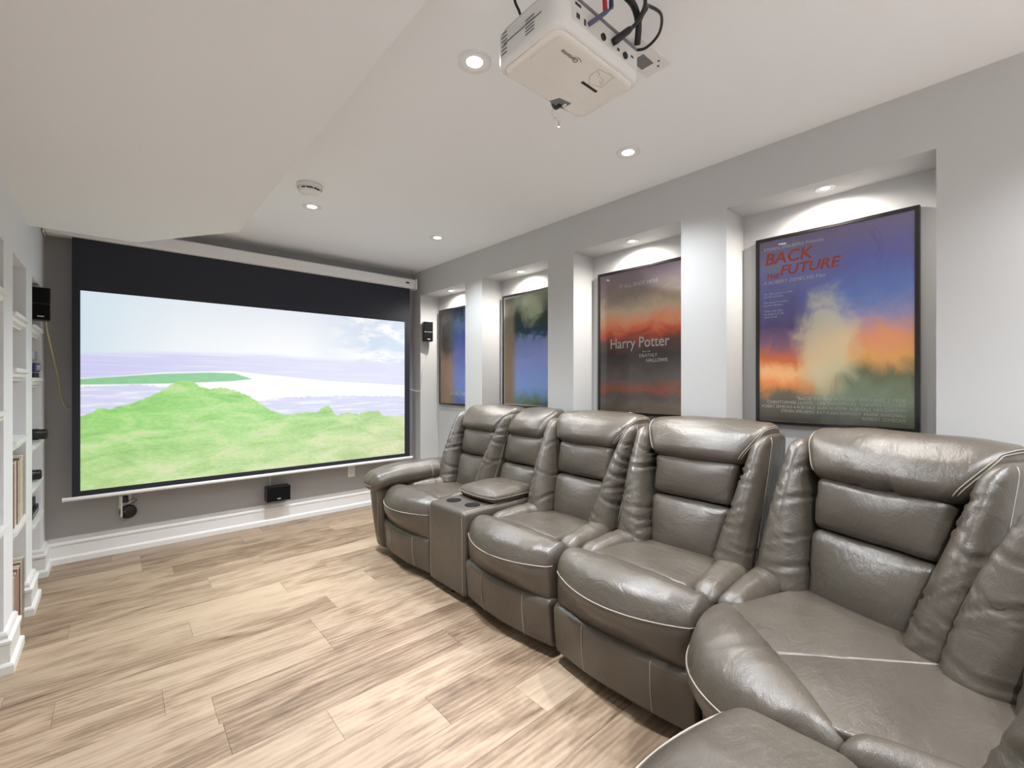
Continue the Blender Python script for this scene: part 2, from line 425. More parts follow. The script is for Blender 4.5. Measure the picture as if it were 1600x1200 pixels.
# ------------------------------------------------------------------ soft cushion shapes
def pillow(F, B, r=0.05, puff=(0, 0, 0), step=0.035, deform=None, grooves=(), lump=0.0, seed=0.0):
    """A rounded, puffed box between a front quad F and a back quad B ([bl, br, tr, tl] each, local s,t,z)."""
    F = [Vector(p) for p in F]; B = [Vector(p) for p in B]
    ha = sum((x - y).length for x, y in ((F[1], F[0]), (F[2], F[3]), (B[1], B[0]), (B[2], B[3]))) / 8
    hb = sum((B[k] - F[k]).length for k in range(4)) / 8
    hc = sum((x - y).length for x, y in ((F[3], F[0]), (F[2], F[1]), (B[3], B[0]), (B[2], B[1]))) / 8
    H = (ha, hb, hc)
    R = [min(x, 0.96 * hh) for x, hh in zip(r if isinstance(r, tuple) else (min(r, 0.96 * min(H)),) * 3, H)]
    def ev(P):
        core = [max(-(h - q), min(h - q, p)) for p, h, q in zip(P, H, R)]
        d = Vector([(p - c) / q for p, c, q in zip(P, core, R)])
        if d.length > 1e-9: d = d.normalized()
        p = [(c + e * q) / h for c, e, h, q in zip(core, d, H, R)]
        a, b, c = p
        p = (a * (1 + puff[0] / ha * (1 - b * b) * (1 - c * c)), b * (1 + puff[1] / hb * (1 - a * a) * (1 - c * c)), c * (1 + puff[2] / hc * (1 - a * a) * (1 - b * b)))
        u, v, w = [(x + 1) / 2 for x in p]
        f = (F[0] * (1 - u) + F[1] * u) * (1 - w) + (F[3] * (1 - u) + F[2] * u) * w
        k = (B[0] * (1 - u) + B[1] * u) * (1 - w) + (B[3] * (1 - u) + B[2] * u) * w
        L = f * (1 - v) + k * v
        if deform: L = Vector(deform(L, p))
        return L, p
    def samp(h, r):
        K = 4; inner = h - r
        off = [r * math.tan(k / K * PI / 4) for k in range(1, K + 1)]
        n = max(2, int(2 * inner / step) + 1)
        mid = [-inner + 2 * inner * k / n for k in range(n + 1)] if inner > 1e-4 else [0.0]
        return [-(inner + o) for o in reversed(off)] + mid + [inner + o for o in off]
    S = [samp(h, q) for h, q in zip(H, R)]
    idx = {}; V = []; PP = []; faces = []
    def vid(P):
        k = tuple(round(x * 1e5) for x in P)
        if k not in idx:
            L, p = ev(P); idx[k] = len(V); V.append(L); PP.append(p)
        return idx[k]
    for ax in range(3):
        o1, o2 = [(1, 2), (2, 0), (0, 1)][ax]
        for sg in (-1, 1):
            for i in range(len(S[o1]) - 1):
                for j in range(len(S[o2]) - 1):
                    q = []
                    for di, dj in ((0, 0), (1, 0), (1, 1), (0, 1)):
                        P = [0, 0, 0]; P[ax] = sg * H[ax]; P[o1] = S[o1][i + di]; P[o2] = S[o2][j + dj]
                        q.append(vid(P))
                    faces.append(q if sg > 0 else q[::-1])
    bm = bmesh.new()
    bv = [bm.verts.new(v) for v in V]
    for q in faces:
        if len(set(q)) == 4:
            try: bm.faces.new([bv[k] for k in q])
            except ValueError: pass
    bm.normal_update()
    if grooves or lump:
        disp = []
        for v, p in zip(bv, PP):
            d = 0.0
            for (axis, pos, slope, depth, wid, side) in grooves:
                # axis: along which coordinate the crease sits; side: which flank it starts from (0 = whole width)
                lng = p[axis]; oth = p[0] if axis == 2 else p[2]
                fall = 1.0 if side == 0 else max(0.0, min(1.0, 0.5 + 0.75 * oth * side))
                x = (lng - pos - slope * oth) / wid
                d += -depth * math.exp(-x * x) * fall + 0.35 * depth * math.exp(-((abs(x) - 1.7) ** 2)) * fall
            if lump:
                d += lump * noise.noise(Vector((v.co.x * 9 + seed, v.co.y * 9, v.co.z * 9)))
            disp.append(d)
        for v, d in zip(bv, disp): v.co += v.normal * d
        bm.normal_update()
    me = bpy.data.meshes.new('cushion'); bm.to_mesh(me); bm.free()
    for p in me.polygons: p.use_smooth = True
    def at(a, b, c, lift=0.001):
        """Point on the cushion surface for cube coordinates with one of them at +-1."""
        P = (a * ha, b * hb, c * hc); L, _ = ev(P)
        L2, _ = ev((0, 0, 0)); d = L - L2
        return L + d.normalized() * lift
    return me, at

def part(name, me, mat, parent, label=None):
    me.name = name; me.materials.append(M[mat])
    o = bpy.data.objects.new(name, me); COL.objects.link(o); o.parent = parent
    if label: o['label'] = label
    return o

def ident(s, t, z): return (s, t, z)

# ------------------------------------------------------------------ the room
# floor: planks run parallel to the screen wall
floor = MB().box(XL - 0.35, XR + 0.3, YB - 0.1, YF + 0.1, -0.06, -0.0125).build('floor', 'subfloor')
struct(floor, 'oak-look plank floor running parallel to the screen wall')
PW = 0.183
rnd = random.Random(11)
row = 0
y = 2.25 - PW * 29
plank_meshes = {}
def plank_mesh(L, w):
    k = (round(L, 3), round(w, 3))
    if k not in plank_meshes:
        g = 0.0003; c = 0.0007; hx, hy = L / 2 - g, w / 2 - g
        v = [(-hx, -hy, -0.012), (hx, -hy, -0.012), (hx, hy, -0.012), (-hx, hy, -0.012),
             (-hx, -hy, -c), (hx, -hy, -c), (hx, hy, -c), (-hx, hy, -c),
             (-hx + c, -hy + c, 0), (hx - c, -hy + c, 0), (hx - c, hy - c, 0), (-hx + c, hy - c, 0)]
        f = [(3, 2, 1, 0), (8, 9, 10, 11)]
        for a, b in ((0, 4), (4, 8)):
            for q in range(4): f.append((a + q, a + (q + 1) % 4, b + (q + 1) % 4, b + q))
        me = bpy.data.meshes.new('plank'); me.from_pydata(v, [], f); me.materials.append(M['wood'])
        plank_meshes[k] = me
    return plank_meshes[k]
while y < YF - 0.01:
    w = min(PW, YF - y)
    x0 = XL - 0.32
    ends = []
    x = x0 + rnd.choice([0.2, 0.35, 0.5, 0.65, 0.8, 0.95, 1.1])
    xs = [x0]
    while x < XR - 0.1:
        xs.append(round(x, 3)); x += rnd.choice([1.22, 1.22, 1.22, 0.61, 0.92])
    xs.append(XR)
    if y + w > YB:
        for a, b in zip(xs[:-1], xs[1:]):
            o = bpy.data.objects.new('plank', plank_mesh(b - a, w)); COL.objects.link(o)
            o.parent = floor; o.location = ((a + b) / 2, y + w / 2, 0)
    y += PW

# ceiling and lowered bulkhead
ceil = MB().box(XL - 0.35, XR + 0.35, YB - 0.1, YF + 0.1, ZC, ZC + 0.1).build('ceiling', 'ceiling')
struct(ceil, 'smooth white ceiling with recessed downlights')
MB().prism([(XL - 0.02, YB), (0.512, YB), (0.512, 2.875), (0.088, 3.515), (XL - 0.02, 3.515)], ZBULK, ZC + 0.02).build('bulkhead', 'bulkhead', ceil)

# screen wall
wf = MB().box(XL - 0.35, XR + 0.35, YF, YF + 0.1, -0.06, ZC + 0.05).build('wall_far', 'wall_far')
struct(wf, 'grey wall behind the projection screen, shade painted in')
wb = MB().box(XL - 0.35, XR + 0.35, YB - 0.1, YB, -0.06, ZC + 0.05).build('wall_back', 'wall')
struct(wb, 'light grey wall behind the viewer')

# poster wall with four niches
NICHES = [(3.311, 4.107), (2.276, 3.064), (1.245, 2.031), (0.206, 0.997)]
XN = 2.58
m = MB()
m.box(XN, XN + 0.1, YB, YF, -0.06, ZC + 0.02)
m.box(XR, XN, YB, YF, 2.12, ZC + 0.02)
m.box(XR, XN, YB, YF, -0.06, 0.28)
edges = [YB] + [v for n in reversed(NICHES) for v in n] + [YF]
for a, b in zip(edges[0::2], edges[1::2]): m.box(XR, XN, a, b, 0.28, 2.12)
wr_ = m.build('wall_right', 'wall', recalc=False)
struct(wr_, 'light grey wall with four lit poster niches')

# left wall with built-in shelves
OPEN = [(2.42, 2.82), (3.04, 3.44), (3.66, 4.055)]
ZOT = 1.815
XS = XL - 0.29
m = MB()
m.box(XS - 0.1, XS, YB, YF, -0.06, ZC)
m.box(XS, XL, YB, YF, ZOT, ZC)
edges = [YB] + [v for n in OPEN for v in n] + [YF]
for a, b in zip(edges[0::2], edges[1::2]): m.box(XS, XL, a, b, -0.06, ZOT)
wl = m.build('wall_left', 'wall_shelf', recalc=False)
struct(wl, 'pale wall on the left with built-in shelf openings')

# shelf linings and shelves (pieces of the wall)
def shelf(y0, y1, z):
    # moulded nosing: two steps below the board
    x0 = XS + 0.001; xf = XL + 0.012
    prof = [(x0, z), (xf, z), (xf, z - 0.018), (xf - 0.012, z - 0.024), (xf - 0.014, z - 0.04), (xf - 0.028, z - 0.05), (xf - 0.03, z - 0.058), (x0, z - 0.058)]
    m = MB(); n = len(prof); e = 0.001
    m.v = [(x, y0 + e, zz) for x, zz in prof] + [(x, y1 - e, zz) for x, zz in prof]
    m.f = [tuple(range(n)), tuple(reversed(range(n, 2 * n)))] + [(k, (k + 1) % n, n + (k + 1) % n, n + k) for k in range(n)]
    return m.build('shelf', 'trim', wl)
SH0 = [1.60, 1.10, 0.62]
SH1 = [1.545, 1.285, 0.945, 0.53]
SH2 = [1.545, 1.245, 0.862, 0.625, 0.415]
for (a, b), zs in zip(OPEN, (SH0, SH1, SH2)):
    for z in zs: shelf(a, b, z)

# baseboards
BP = [(0, 0.0), (0.034, 0.0), (0.034, 0.034), (0.029, 0.042), (0.021, 0.046), (0.021, 0.118), (0.026, 0.124), (0.026, 0.136), (0.014, 0.144), (0.014, 0.160), (0.009, 0.170), (0, 0.172)]
bb = MB().sweep(BP, [(XL + 0.0, YF), (XR, YF)]).build('baseboard_far', 'trim')
struct(bb, 'tall white moulded baseboard under the projection screen')
m = MB()
xin = XL - 0.12
prevs = [(YB, 2.42), (2.82, 3.04), (3.44, 3.66)]
for a, b in prevs:
    if a == YB: m.sweep(BP, [(XL, a), (XL, b), (xin, b)])
    else: m.sweep(BP, [(xin, a), (XL, a), (XL, b), (xin, b)])
m.sweep(BP, [(xin, 4.055), (XL, 4.055), (XL, YF)])
bl = m.build('baseboard_left', 'trim'); struct(bl, 'white moulded baseboard wrapped round the shelf piers')
br_ = MB().sweep(BP, [(XR, YF), (XR, YB)]).build('baseboard_right', 'trim'); struct(br_, 'white baseboard behind the sofa')

# ------------------------------------------------------------------ downlights
def downlight(x, y, z, r, watts, label, group, lens='lamp', size=0.07, spread=128.0, tint=(0.885, 0.945, 1.0)):
    t = thing('recessed_downlight', label, 'downlight', (x, y, z), 0, group)
    MB().lathe([(r, 0.0), (r, -0.003), (r * 0.93, -0.005), (r * 0.66, -0.004), (r * 0.60, -0.001), (r * 0.50, -0.0025), (r * 0.48, 0.0)]).build('trim_ring', 'white_plastic', t, True)
    MB().lathe([(r * 0.49, -0.001), (r * 0.42, -0.003), (0.0005, -0.003)]).build('lens', lens, t, True)
    ld = bpy.data.lights.new('downlight_lamp', 'SPOT'); ld.shadow_soft_size = size / 2; ld.energy = watts; ld.color = tint
    ld.spot_size = math.radians(spread); ld.spot_blend = 1.0
    lo = bpy.data.objects.new('downlight_lamp', ld); COL.objects.link(lo); lo.parent = t; lo.location = (0, 0, -0.008)
    return t
PG = 'ceiling downlights'
downlight(0.962, 1.29, ZC, 0.060, POT_W, 'bright round ceiling downlight beside the projector', PG)
downlight(1.917, 1.29, ZC, 0.060, POT_WALL_W, 'round ceiling downlight in front of the poster wall, beyond the projector', PG)
downlight(0.958, 3.06, ZC, 0.060, POT_W, 'round ceiling downlight next to the smoke detector', PG)
downlight(1.912, 3.06, ZC, 0.060, POT_WALL_W, 'round ceiling downlight nearest the far end of the poster wall', PG)
for xx, yy, lab in ((0.96, -0.49, 'round ceiling downlight just behind the viewer, on the bulkhead side'), (1.915, -0.49, 'round ceiling downlight above the sofa corner wedge'),
                    (0.96, -2.26, 'round ceiling downlight near the back wall, on the bulkhead side'), (1.915, -2.26, 'round ceiling downlight near the back wall, on the poster side')):
    downlight(xx, yy, ZC, 0.060, POT_W if xx < 1.5 else POT_WALL_W, lab, PG)
for xx, yy, zz, lab in ((0.08, -0.95, ZBULK, 'unseen fill downlight added in the lowered bulkhead, beside the viewer'), (0.08, -2.30, ZBULK, 'unseen fill downlight added in the lowered bulkhead, near the back wall'),
                        (1.44, -1.40, ZC, 'unseen fill downlight added midway between the two rear pairs')):
    downlight(xx, yy, zz, 0.060, POT_W, lab, PG)  # three unseen lamps added to raise the ambient light
NG = 'niche downlights'
for (yy, lab) in ((0.59, 'small downlight in the nearest niche above the purple and orange poster'), (1.625, 'small downlight in the niche above the grey stormy poster'),
                  (2.675, 'small downlight in the niche above the blue and olive poster'), (3.69, 'small downlight in the far niche by the screen')):
    downlight(2.462, yy, 2.12, 0.040, NICHE_W, lab, NG, 'lamp_niche', 0.045, 172.0, (1.0, 0.96, 0.90))

# smoke detector
t = thing('smoke_detector', 'round white smoke detector on the ceiling', 'smoke detector', (0.846, 2.745, ZC))
MB().lathe([(0.0, -0.002), (0.072, -0.0), (0.072, -0.014), (0.066, -0.02)], seg=36).build('base_plate', 'white_plastic', t, True)
MB().lathe([(0.062, -0.018), (0.060, -0.036), (0.050, -0.044), (0.030, -0.048), (0.0005, -0.049)], seg=36).build('cover', 'white_plastic', t, True)
for a0, a1 in ((3.7, 4.05), (4.15, 4.7), (4.8, 5.4)):
    m = MB(); pts = [(0.0608 * math.cos(a), 0.0608 * math.sin(a), -0.031) for a in [a0 + (a1 - a0) * k / 6 for k in range(7)]]
    m.tube(pts, 0.0045, 5).build('sensor_slot', 'black', t)

# ------------------------------------------------------------------ projection screen
YS = 4.10
t = thing('projection_screen', 'large pull-down projection screen showing a green hill above the sea', 'projection screen', (0.98, YS, 2.22))
def loc_(o):  # build in world coordinates, then hang under the thing
    o.data.transform(Matrix.Translation(-Vector(t.location))); return o
case = loc_(MB().box(-0.345, 2.29, YS - 0.03, YS + 0.075, 2.170, 2.268).build('casing', 'white_plastic', t, bevel=0.018, segs=3))
loc_(MB().box(2.288, 2.306, YS - 0.034, YS + 0.079, 2.164, 2.274).build('end_cap', 'white_plastic', t, bevel=0.02, segs=3))
loc_(MB().box(-0.352, -0.343, YS - 0.034, YS + 0.079, 2.164, 2.274).build('end_cap', 'white_plastic', t, bevel=0.004, segs=2))
m = MB(); pts = [(2.195 + 0.022 * math.cos(a), YS - 0.0305, 2.222 + 0.008 * math.sin(a)) for a in [2 * PI * k / 20 for k in range(20)]]
m.v = pts + [(p[0], p[1] - 0.003, p[2]) for p in pts]; m.f = [tuple(range(20, 40))] + [(k, (k + 1) % 20, 20 + (k + 1) % 20, 20 + k) for k in range(20)]
loc_(m.build('sensor_window', 'black', t))
sheet = loc_(MB().box(-0.220, 2.236, YS, YS + 0.004, 0.462, 2.172).build('black_sheet', 'screen_black', t))
pic = loc_(MB().box(-0.180, 2.177, YS - 0.0015, YS + 0.0005, 0.500, 1.826).build('picture', 'picture', t, recalc=True))
pic['label'] = 'projected picture of a green hill, lilac sea and pale sky'
m = MB().tube([(-0.262, YS + 0.002, 0.452), (2.262, YS + 0.002, 0.452)], 0.0135, 14)
loc_(m.build('bottom_bar', 'white_plastic', t, False, bevel=0.002))
for xx in (2.262, -0.262):
    loc_(MB().tube([(xx - 0.004, YS + 0.002, 0.452), (xx + 0.004, YS + 0.002, 0.452)], 0.0148, 14).build('bar_cap', 'white_plastic', t))
for xx in (2.27, -0.30):
    m = MB()
    n = 5
    for k in range(n):
        z0 = 2.268 + (ZC - 2.268) * k / n; z1 = 2.268 + (ZC - 2.268) * (k + 1) / n; zc = (z0 + z1) / 2; hh = (z1 - z0) / 2 * 1.2
        pts = []
        for q in range(13):
            a = 2 * PI * q / 12
            dx = 0.005 * math.cos(a); 
            pts.append((xx + (dx if k % 2 else 0), YS + 0.02 + (0 if k % 2 else dx), zc + hh * math.sin(a)))
        m.tube(pts, 0.0014, 5, False)
    loc_(m.build('hanging_chain', 'metal', t))

# ------------------------------------------------------------------ things on the screen wall
def outlet(x, z, label, plate_w=0.07, plate_h=0.115):
    t = thing('wall_outlet', label, 'outlet', (x, YF, z))
    MB().box(-plate_w / 2, plate_w / 2, -0.006, 0.001, -plate_h / 2, plate_h / 2).build('cover_plate', 'white_plastic', t, bevel=0.002)
    for dz in (0.022, -0.022):
        s = MB().box(-0.016, 0.016, -0.008, -0.004, dz - 0.013, dz + 0.013).build('socket', 'white_plastic', t, bevel=0.003)
        for dx in (-0.006, 0.006): MB().box(dx - 0.0012, dx + 0.0012, -0.0086, -0.006, dz - 0.002, dz + 0.007).build('slot', 'vent', s)
    return t
outlet(1.70, 0.362, 'white wall outlet near the sofa end of the screen')
outlet(0.045, 0.370, 'white wall outlet behind the black plug under the screen')
t = thing('streaming_puck', 'round black puck-shaped device hanging from a wall outlet plug', 'smart speaker', (0.062, YF - 0.028, 0.288))
MB().lathe([(0.0005, -0.017), (0.042, -0.017), (0.048, -0.012), (0.048, 0.012), (0.042, 0.018), (0.0005, 0.018)], axis='Y', seg=32).build('body', 'black', t, True)
MB().box(-0.034, 0.002, 0.0, 0.02, 0.066, 0.112).build('plug', 'black', t, bevel=0.006)
MB().tube(catmull([(-0.012, -0.002, 0.07), (0.03, -0.012, 0.09), (0.045, -0.012, 0.078), (0.03, -0.012, 0.062), (0.005, -0.008, 0.052), (-0.01, -0.006, 0.044)]), 0.0022, 6).build('cord', 'cable_black', t, True)
MB().box(-0.043, -0.031, -0.02, 0.0275, -0.03, 0.12).build('bracket', 'white_plastic', t, bevel=0.002)
MB().lathe([(0.0005, -0.0185), (0.003, -0.0185), (0.003, -0.016)], c=(-0.02, 0, 0.006), axis='Y', seg=10).build('indicator', 'logo', t)

t = thing('centre_speaker', 'small black horizontal speaker on the wall below the screen', 'speaker', (1.035, YF - 0.055, 0.268))
MB().box(-0.092, 0.092, -0.05, 0.04, -0.062, 0.062).build('cabinet', 'black', t, bevel=0.004)
MB().box(-0.088, 0.088, -0.054, -0.049, -0.058, 0.058).build('grille', 'black_matte', t, bevel=0.002)
MB().box(-0.012, 0.014, -0.0555, -0.053, -0.042, -0.036).build('badge', 'logo', t)
MB().box(-0.025, 0.025, 0.038, 0.0545, -0.03, 0.03).build('wall_bracket', 'black', t, bevel=0.003)
MB().box(-0.05, -0.042, 0.048, 0.0546, 0.062, 0.14).build('cable_cover', 'cable_white', t)

def cube_speaker(name, label, loc, rz, w=0.088, d=0.085, h=0.2, arm=(0, 0.06, 0)):
    t = thing(name, label, 'speaker', loc, rz)
    for k in (0, 1):
        z0 = -h / 2 + k * h / 2
        c = MB().box(-w / 2, w / 2, -d / 2, d / 2, z0 + 0.001, z0 + h / 2 - 0.001).build('speaker_cube', 'black', t, bevel=0.004)
        MB().box(-w / 2 + 0.004, w / 2 - 0.004, -d / 2 - 0.003, -d / 2 + 0.002, z0 + 0.005, z0 + h / 2 - 0.005).build('grille', 'black_matte', c, bevel=0.002)
    MB().box(-0.013, 0.015, -d / 2 - 0.0045, -d / 2 - 0.002, -h / 2 + 0.02, -h / 2 + 0.026).build('badge', 'logo', t)
    MB().tube([(0, d / 2 - 0.01, 0.03), (arm[0] * 0.6, d / 2 + (arm[1]) * 0.6, 0.02), (arm[0], d / 2 + arm[1], 0.02)], 0.008, 8).build('wall_bracket', 'black', t, True)
    return t
# left: held off the shelf pier on its bracket, turned to the sofa
cube_speaker('cube_speaker', 'black two-cube speaker on the shelf pier left of the screen', (-0.352, 3.955, 1.695), math.radians(8), arm=(-0.02, 0.066, 0))
cube_speaker('cube_speaker', 'black two-cube speaker on the niche jamb right of the screen', (2.416, 4.052, 1.742), math.radians(-14), w=0.094, d=0.07, h=0.205, arm=(0.0, 0.025, 0))
c = MB().tube(catmull([(-0.335, 4.01, 1.64), (-0.330, 4.03, 1.56), (-0.322, 4.10, 1.48), (-0.305, 4.2, 1.34), (-0.295, YF - 0.006, 1.25), (-0.280, YF - 0.005, 1.12), (-0.255, YF - 0.005, 1.045), (-0.215, YF - 0.006, 1.035)]), 0.0036, 6).build('speaker_cable', 'cable_yellow', None, True)
tag(origin_to(c, (-0.335, 4.01, 1.64)), 'cream speaker cable drooping from the left speaker to the screen', 'cable')
c = MB().tube(catmull([(2.430, 4.09, 1.64), (2.432, 4.101, 1.56), (2.420, 4.100, 1.44), (2.385, 4.100, 1.34), (2.372, 4.098, 1.22), (2.355, 4.105, 1.13), (2.31, 4.2, 1.14), (2.26, YF - 0.006, 1.17)]), 0.0034, 6).build('speaker_cable', 'cable_white', None, True)
tag(origin_to(c, (2.430, 4.09, 1.64)), 'white speaker cable drooping from the right speaker to the screen', 'cable')

# ------------------------------------------------------------------ posters in the niches
PRINTS = [
    # far niche
    dict(mat=print_mat('print_blue', [(0.0, (128, 150, 206)), (0.25, (150, 170, 226)), (0.5, (150, 160, 226)), (0.7, (110, 140, 206)), (0.85, (150, 176, 214)), (1.0, (86, 100, 132))], side=(0.5, 0.75, [(0.0, (176, 152, 120)), (0.4, (186, 156, 128)), (0.6, (120, 108, 98)), (0.8, (150, 146, 150)), (1.0, (110, 104, 96))]), seed=3.0),
         y=(3.366, 4.045), z=(0.985, 1.975), label='framed blue and brown poster in the far niche beside the screen',
         text=[('AVATAR', 0.062, 0.50, 0.085, 'CENTER', 'ink_white', 1.25, 0, 0.0)]),
    dict(mat=print_mat('print_teal', [(0.0, (108, 130, 84)), (0.12, (130, 164, 212)), (0.4, (150, 166, 226)), (0.58, (128, 148, 204)), (0.66, (66, 92, 112)), (0.82, (78, 96, 88)), (1.0, (150, 158, 136))], warm=(0.45, 0.88, 0.28, 0.2, (205, 212, 190), 0.8), side=(0.72, 0.86, [(0.0, (150, 132, 108)), (0.5, (164, 142, 112)), (1.0, (104, 98, 78))]), seed=9.0),  # brown side strip and green foot are painted-in reflections on the glass
         y=(2.335, 3.012), z=(1.005, 1.975), label='framed blue and olive poster with a pale border in the second niche', text=[], mat_border=True),
    dict(mat=print_mat('print_storm', [(0.0, (140, 126, 112)), (0.12, (100, 92, 90)), (0.16, (150, 92, 72)), (0.24, (104, 98, 96)), (0.40, (78, 70, 72)), (0.48, (112, 78, 74)), (0.56, (206, 104, 78)), (0.63, (232, 168, 132)), (0.72, (206, 190, 168)), (0.85, (156, 144, 138)), (1.0, (142, 126, 140))], seed=14.0, warp=0.10, nscale=(2.5, 1, 5)),
         y=(1.320, 1.966), z=(1.003, 1.978), label='framed stormy grey and ember-orange poster in the third niche',
         text=[('IT ALL ENDS HERE', 0.036, 0.50, 0.885, 'CENTER', 'ink_white', 1.0, 0, 0.0), ('Harry Potter', 0.098, 0.50, 0.455, 'CENTER', 'ink_white', 0.86, 0, 0.0005), ('AND THE', 0.014, 0.60, 0.418, 'CENTER', 'ink_white', 1, 0, 0),
               ('DEATHLY', 0.030, 0.62, 0.385, 'CENTER', 'ink_white', 1, 0, 0), ('HALLOWS', 0.032, 0.72, 0.350, 'CENTER', 'ink_white', 1, 0, 0)]),
    dict(mat=print_mat('print_sunset', [(0.0, (112, 116, 104)), (0.14, (150, 172, 146)), (0.26, (128, 132, 100)), (0.34, (236, 190, 118)), (0.44, (244, 182, 144)), (0.54, (176, 170, 206)), (0.66, (116, 146, 206)), (0.80, (118, 122, 186)), (1.0, (136, 126, 158))], side=(0.40, 0.75, [(0.0, (104, 98, 88)), (0.13, (124, 116, 98)), (0.20, (240, 166, 96)), (0.27, (252, 214, 160)), (0.34, (226, 140, 84)), (0.42, (158, 120, 150)), (0.52, (104, 94, 146)), (0.70, (112, 118, 176)), (0.85, (136, 136, 184)), (1.0, (124, 112, 140))]), warm=(0.52, 0.42, 0.26, 0.34, (236, 234, 206), 0.7), seed=21.0, warp=0.09, nscale=(3, 1, 4)),
         y=(0.272, 0.922), z=(1.003, 1.973), label='framed purple, orange and green poster in the nearest niche',
         text=[('STEVEN SPIELBERG Presents', 0.022, 0.035, 0.945, 'LEFT', 'ink_white', 1, 0, 0), ('BACK', 0.082, 0.04, 0.868, 'LEFT', 'title_warm', 1.0, 0.15, 0.0012), ('TO', 0.046, 0.05, 0.822, 'LEFT', 'title_cool', 1.0, 0.15, 0.0008), ('THE', 0.034, 0.05, 0.788, 'LEFT', 'title_warm', 1.0, 0.15, 0.0008),
               ('FUTURE', 0.070, 0.155, 0.800, 'LEFT', 'title_warm', 1.0, 0.2, 0.0012), ('A ROBERT ZEMECKIS Film', 0.024, 0.035, 0.758, 'LEFT', 'ink_white', 1, 0, 0),
               ('He was never in time\nfor his classes...', 0.0155, 0.035, 0.700, 'LEFT', 'ink_white', 1, 0, 0), ("He wasn't in time\nfor his dinner...", 0.0155, 0.035, 0.652, 'LEFT', 'ink_white', 1, 0, 0), ("Then one day...\nhe wasn't in his\ntime at all.", 0.0155, 0.035, 0.604, 'LEFT', 'ink_white', 1, 0, 0),
               ('"BACK TO THE FUTURE"', 0.0225, 0.68, 0.118, 'RIGHT', 'ink_white', 1, 0, 0), ('MICHAEL J. FOX', 0.0225, 0.955, 0.118, 'RIGHT', 'ink_white', 1, 0, 0), ('CHRISTOPHER LLOYD \u00b7 LEA THOMPSON \u00b7 CRISPIN GLOVER', 0.0225, 0.955, 0.095, 'RIGHT', 'ink_white', 0.92, 0, 0),
               ('ROBERT ZEMECKIS & BOB GALE  ALAN SILVESTRI  BOB GALE  NEIL CANTON', 0.021, 0.955, 0.072, 'RIGHT', 'ink_white', 0.80, 0, 0), ('STEVEN SPIELBERG  KATHLEEN KENNEDY  FRANK MARSHALL', 0.021, 0.955, 0.049, 'RIGHT', 'ink_white', 0.84, 0, 0), ('ROBERT ZEMECKIS', 0.020, 0.955, 0.027, 'RIGHT', 'ink_white', 0.9, 0, 0)]),
]
M['title_warm'] = plain('title_orange', (222, 96, 58), 0.4)
M['title_cool'] = plain('title_pale_green', (176, 200, 176), 0.4)
XP = 2.548   # front of the frames
for d in PRINTS:
    (y0, y1), (z0, z1) = d['y'], d['z']
    t = thing('framed_poster', d['label'], 'poster', (XN, (y0 + y1) / 2, z0), 0)
    W, Hh = y1 - y0, z1 - z0; fw = 0.017; x0 = XP - XN
    prof_in = [(-W / 2 + fw, fw), (W / 2 - fw, fw), (W / 2 - fw, Hh - fw), (-W / 2 + fw, Hh - fw)]
    prof_out = [(-W / 2, 0), (W / 2, 0), (W / 2, Hh), (-W / 2, Hh)]
    names = ('bottom_rail', 'frame_side', 'top_rail', 'frame_side')
    for k in range(4):
        a, b = prof_out[k], prof_out[(k + 1) % 4]; c_, e_ = prof_in[(k + 1) % 4], prof_in[k]
        m = MB(); q = [a, b, c_, e_]
        m.v = [(x0, p[0], p[1]) for p in q] + [(-0.002, p[0], p[1]) for p in q]
        m.f = [(0, 1, 2, 3), (7, 6, 5, 4)] + [(j, j + 4, (j + 1) % 4 + 4, (j + 1) % 4) for j in range(4)]
        m.build(names[k], 'frame', t, bevel=0.0015)
    bw = 0.012 if d.get('mat_border') else 0.0
    if bw:
        MB().box(x0 + 0.0075, x0 + 0.011, -W / 2 + fw, W / 2 - fw, fw, Hh - fw).build('white_border', 'white_plastic', t)
    pr = MB().box(x0 + 0.007, x0 + 0.010, -W / 2 + fw + bw, W / 2 - fw - bw, fw + bw, Hh - fw - bw).build('print', d['mat'], t)
    MB().box(-0.006, -0.0015, -W / 2 + fw, W / 2 - fw, fw, Hh - fw).build('backing_board', 'ink_dark', t)
    gp = MB(); gx = x0 + 0.003
    gp.v = [(gx, W / 2 - fw, fw), (gx, -W / 2 + fw, fw), (gx, -W / 2 + fw, Hh - fw), (gx, W / 2 - fw, Hh - fw)]; gp.f = [(0, 1, 2, 3)]
    gp.build('glazing', 'glass', t, recalc=False)
    iw, ih = W - 2 * fw, Hh - 2 * fw
    for body, size, u, v, al, mt, sx, sh, bold in d['text']:
        lettering('lettering', body, size, mt, pr, (x0 + 0.0064, iw / 2 - u * iw, fw + v * ih), (PI / 2, 0, -PI / 2), al, sx, sh, 0.0002, bold)

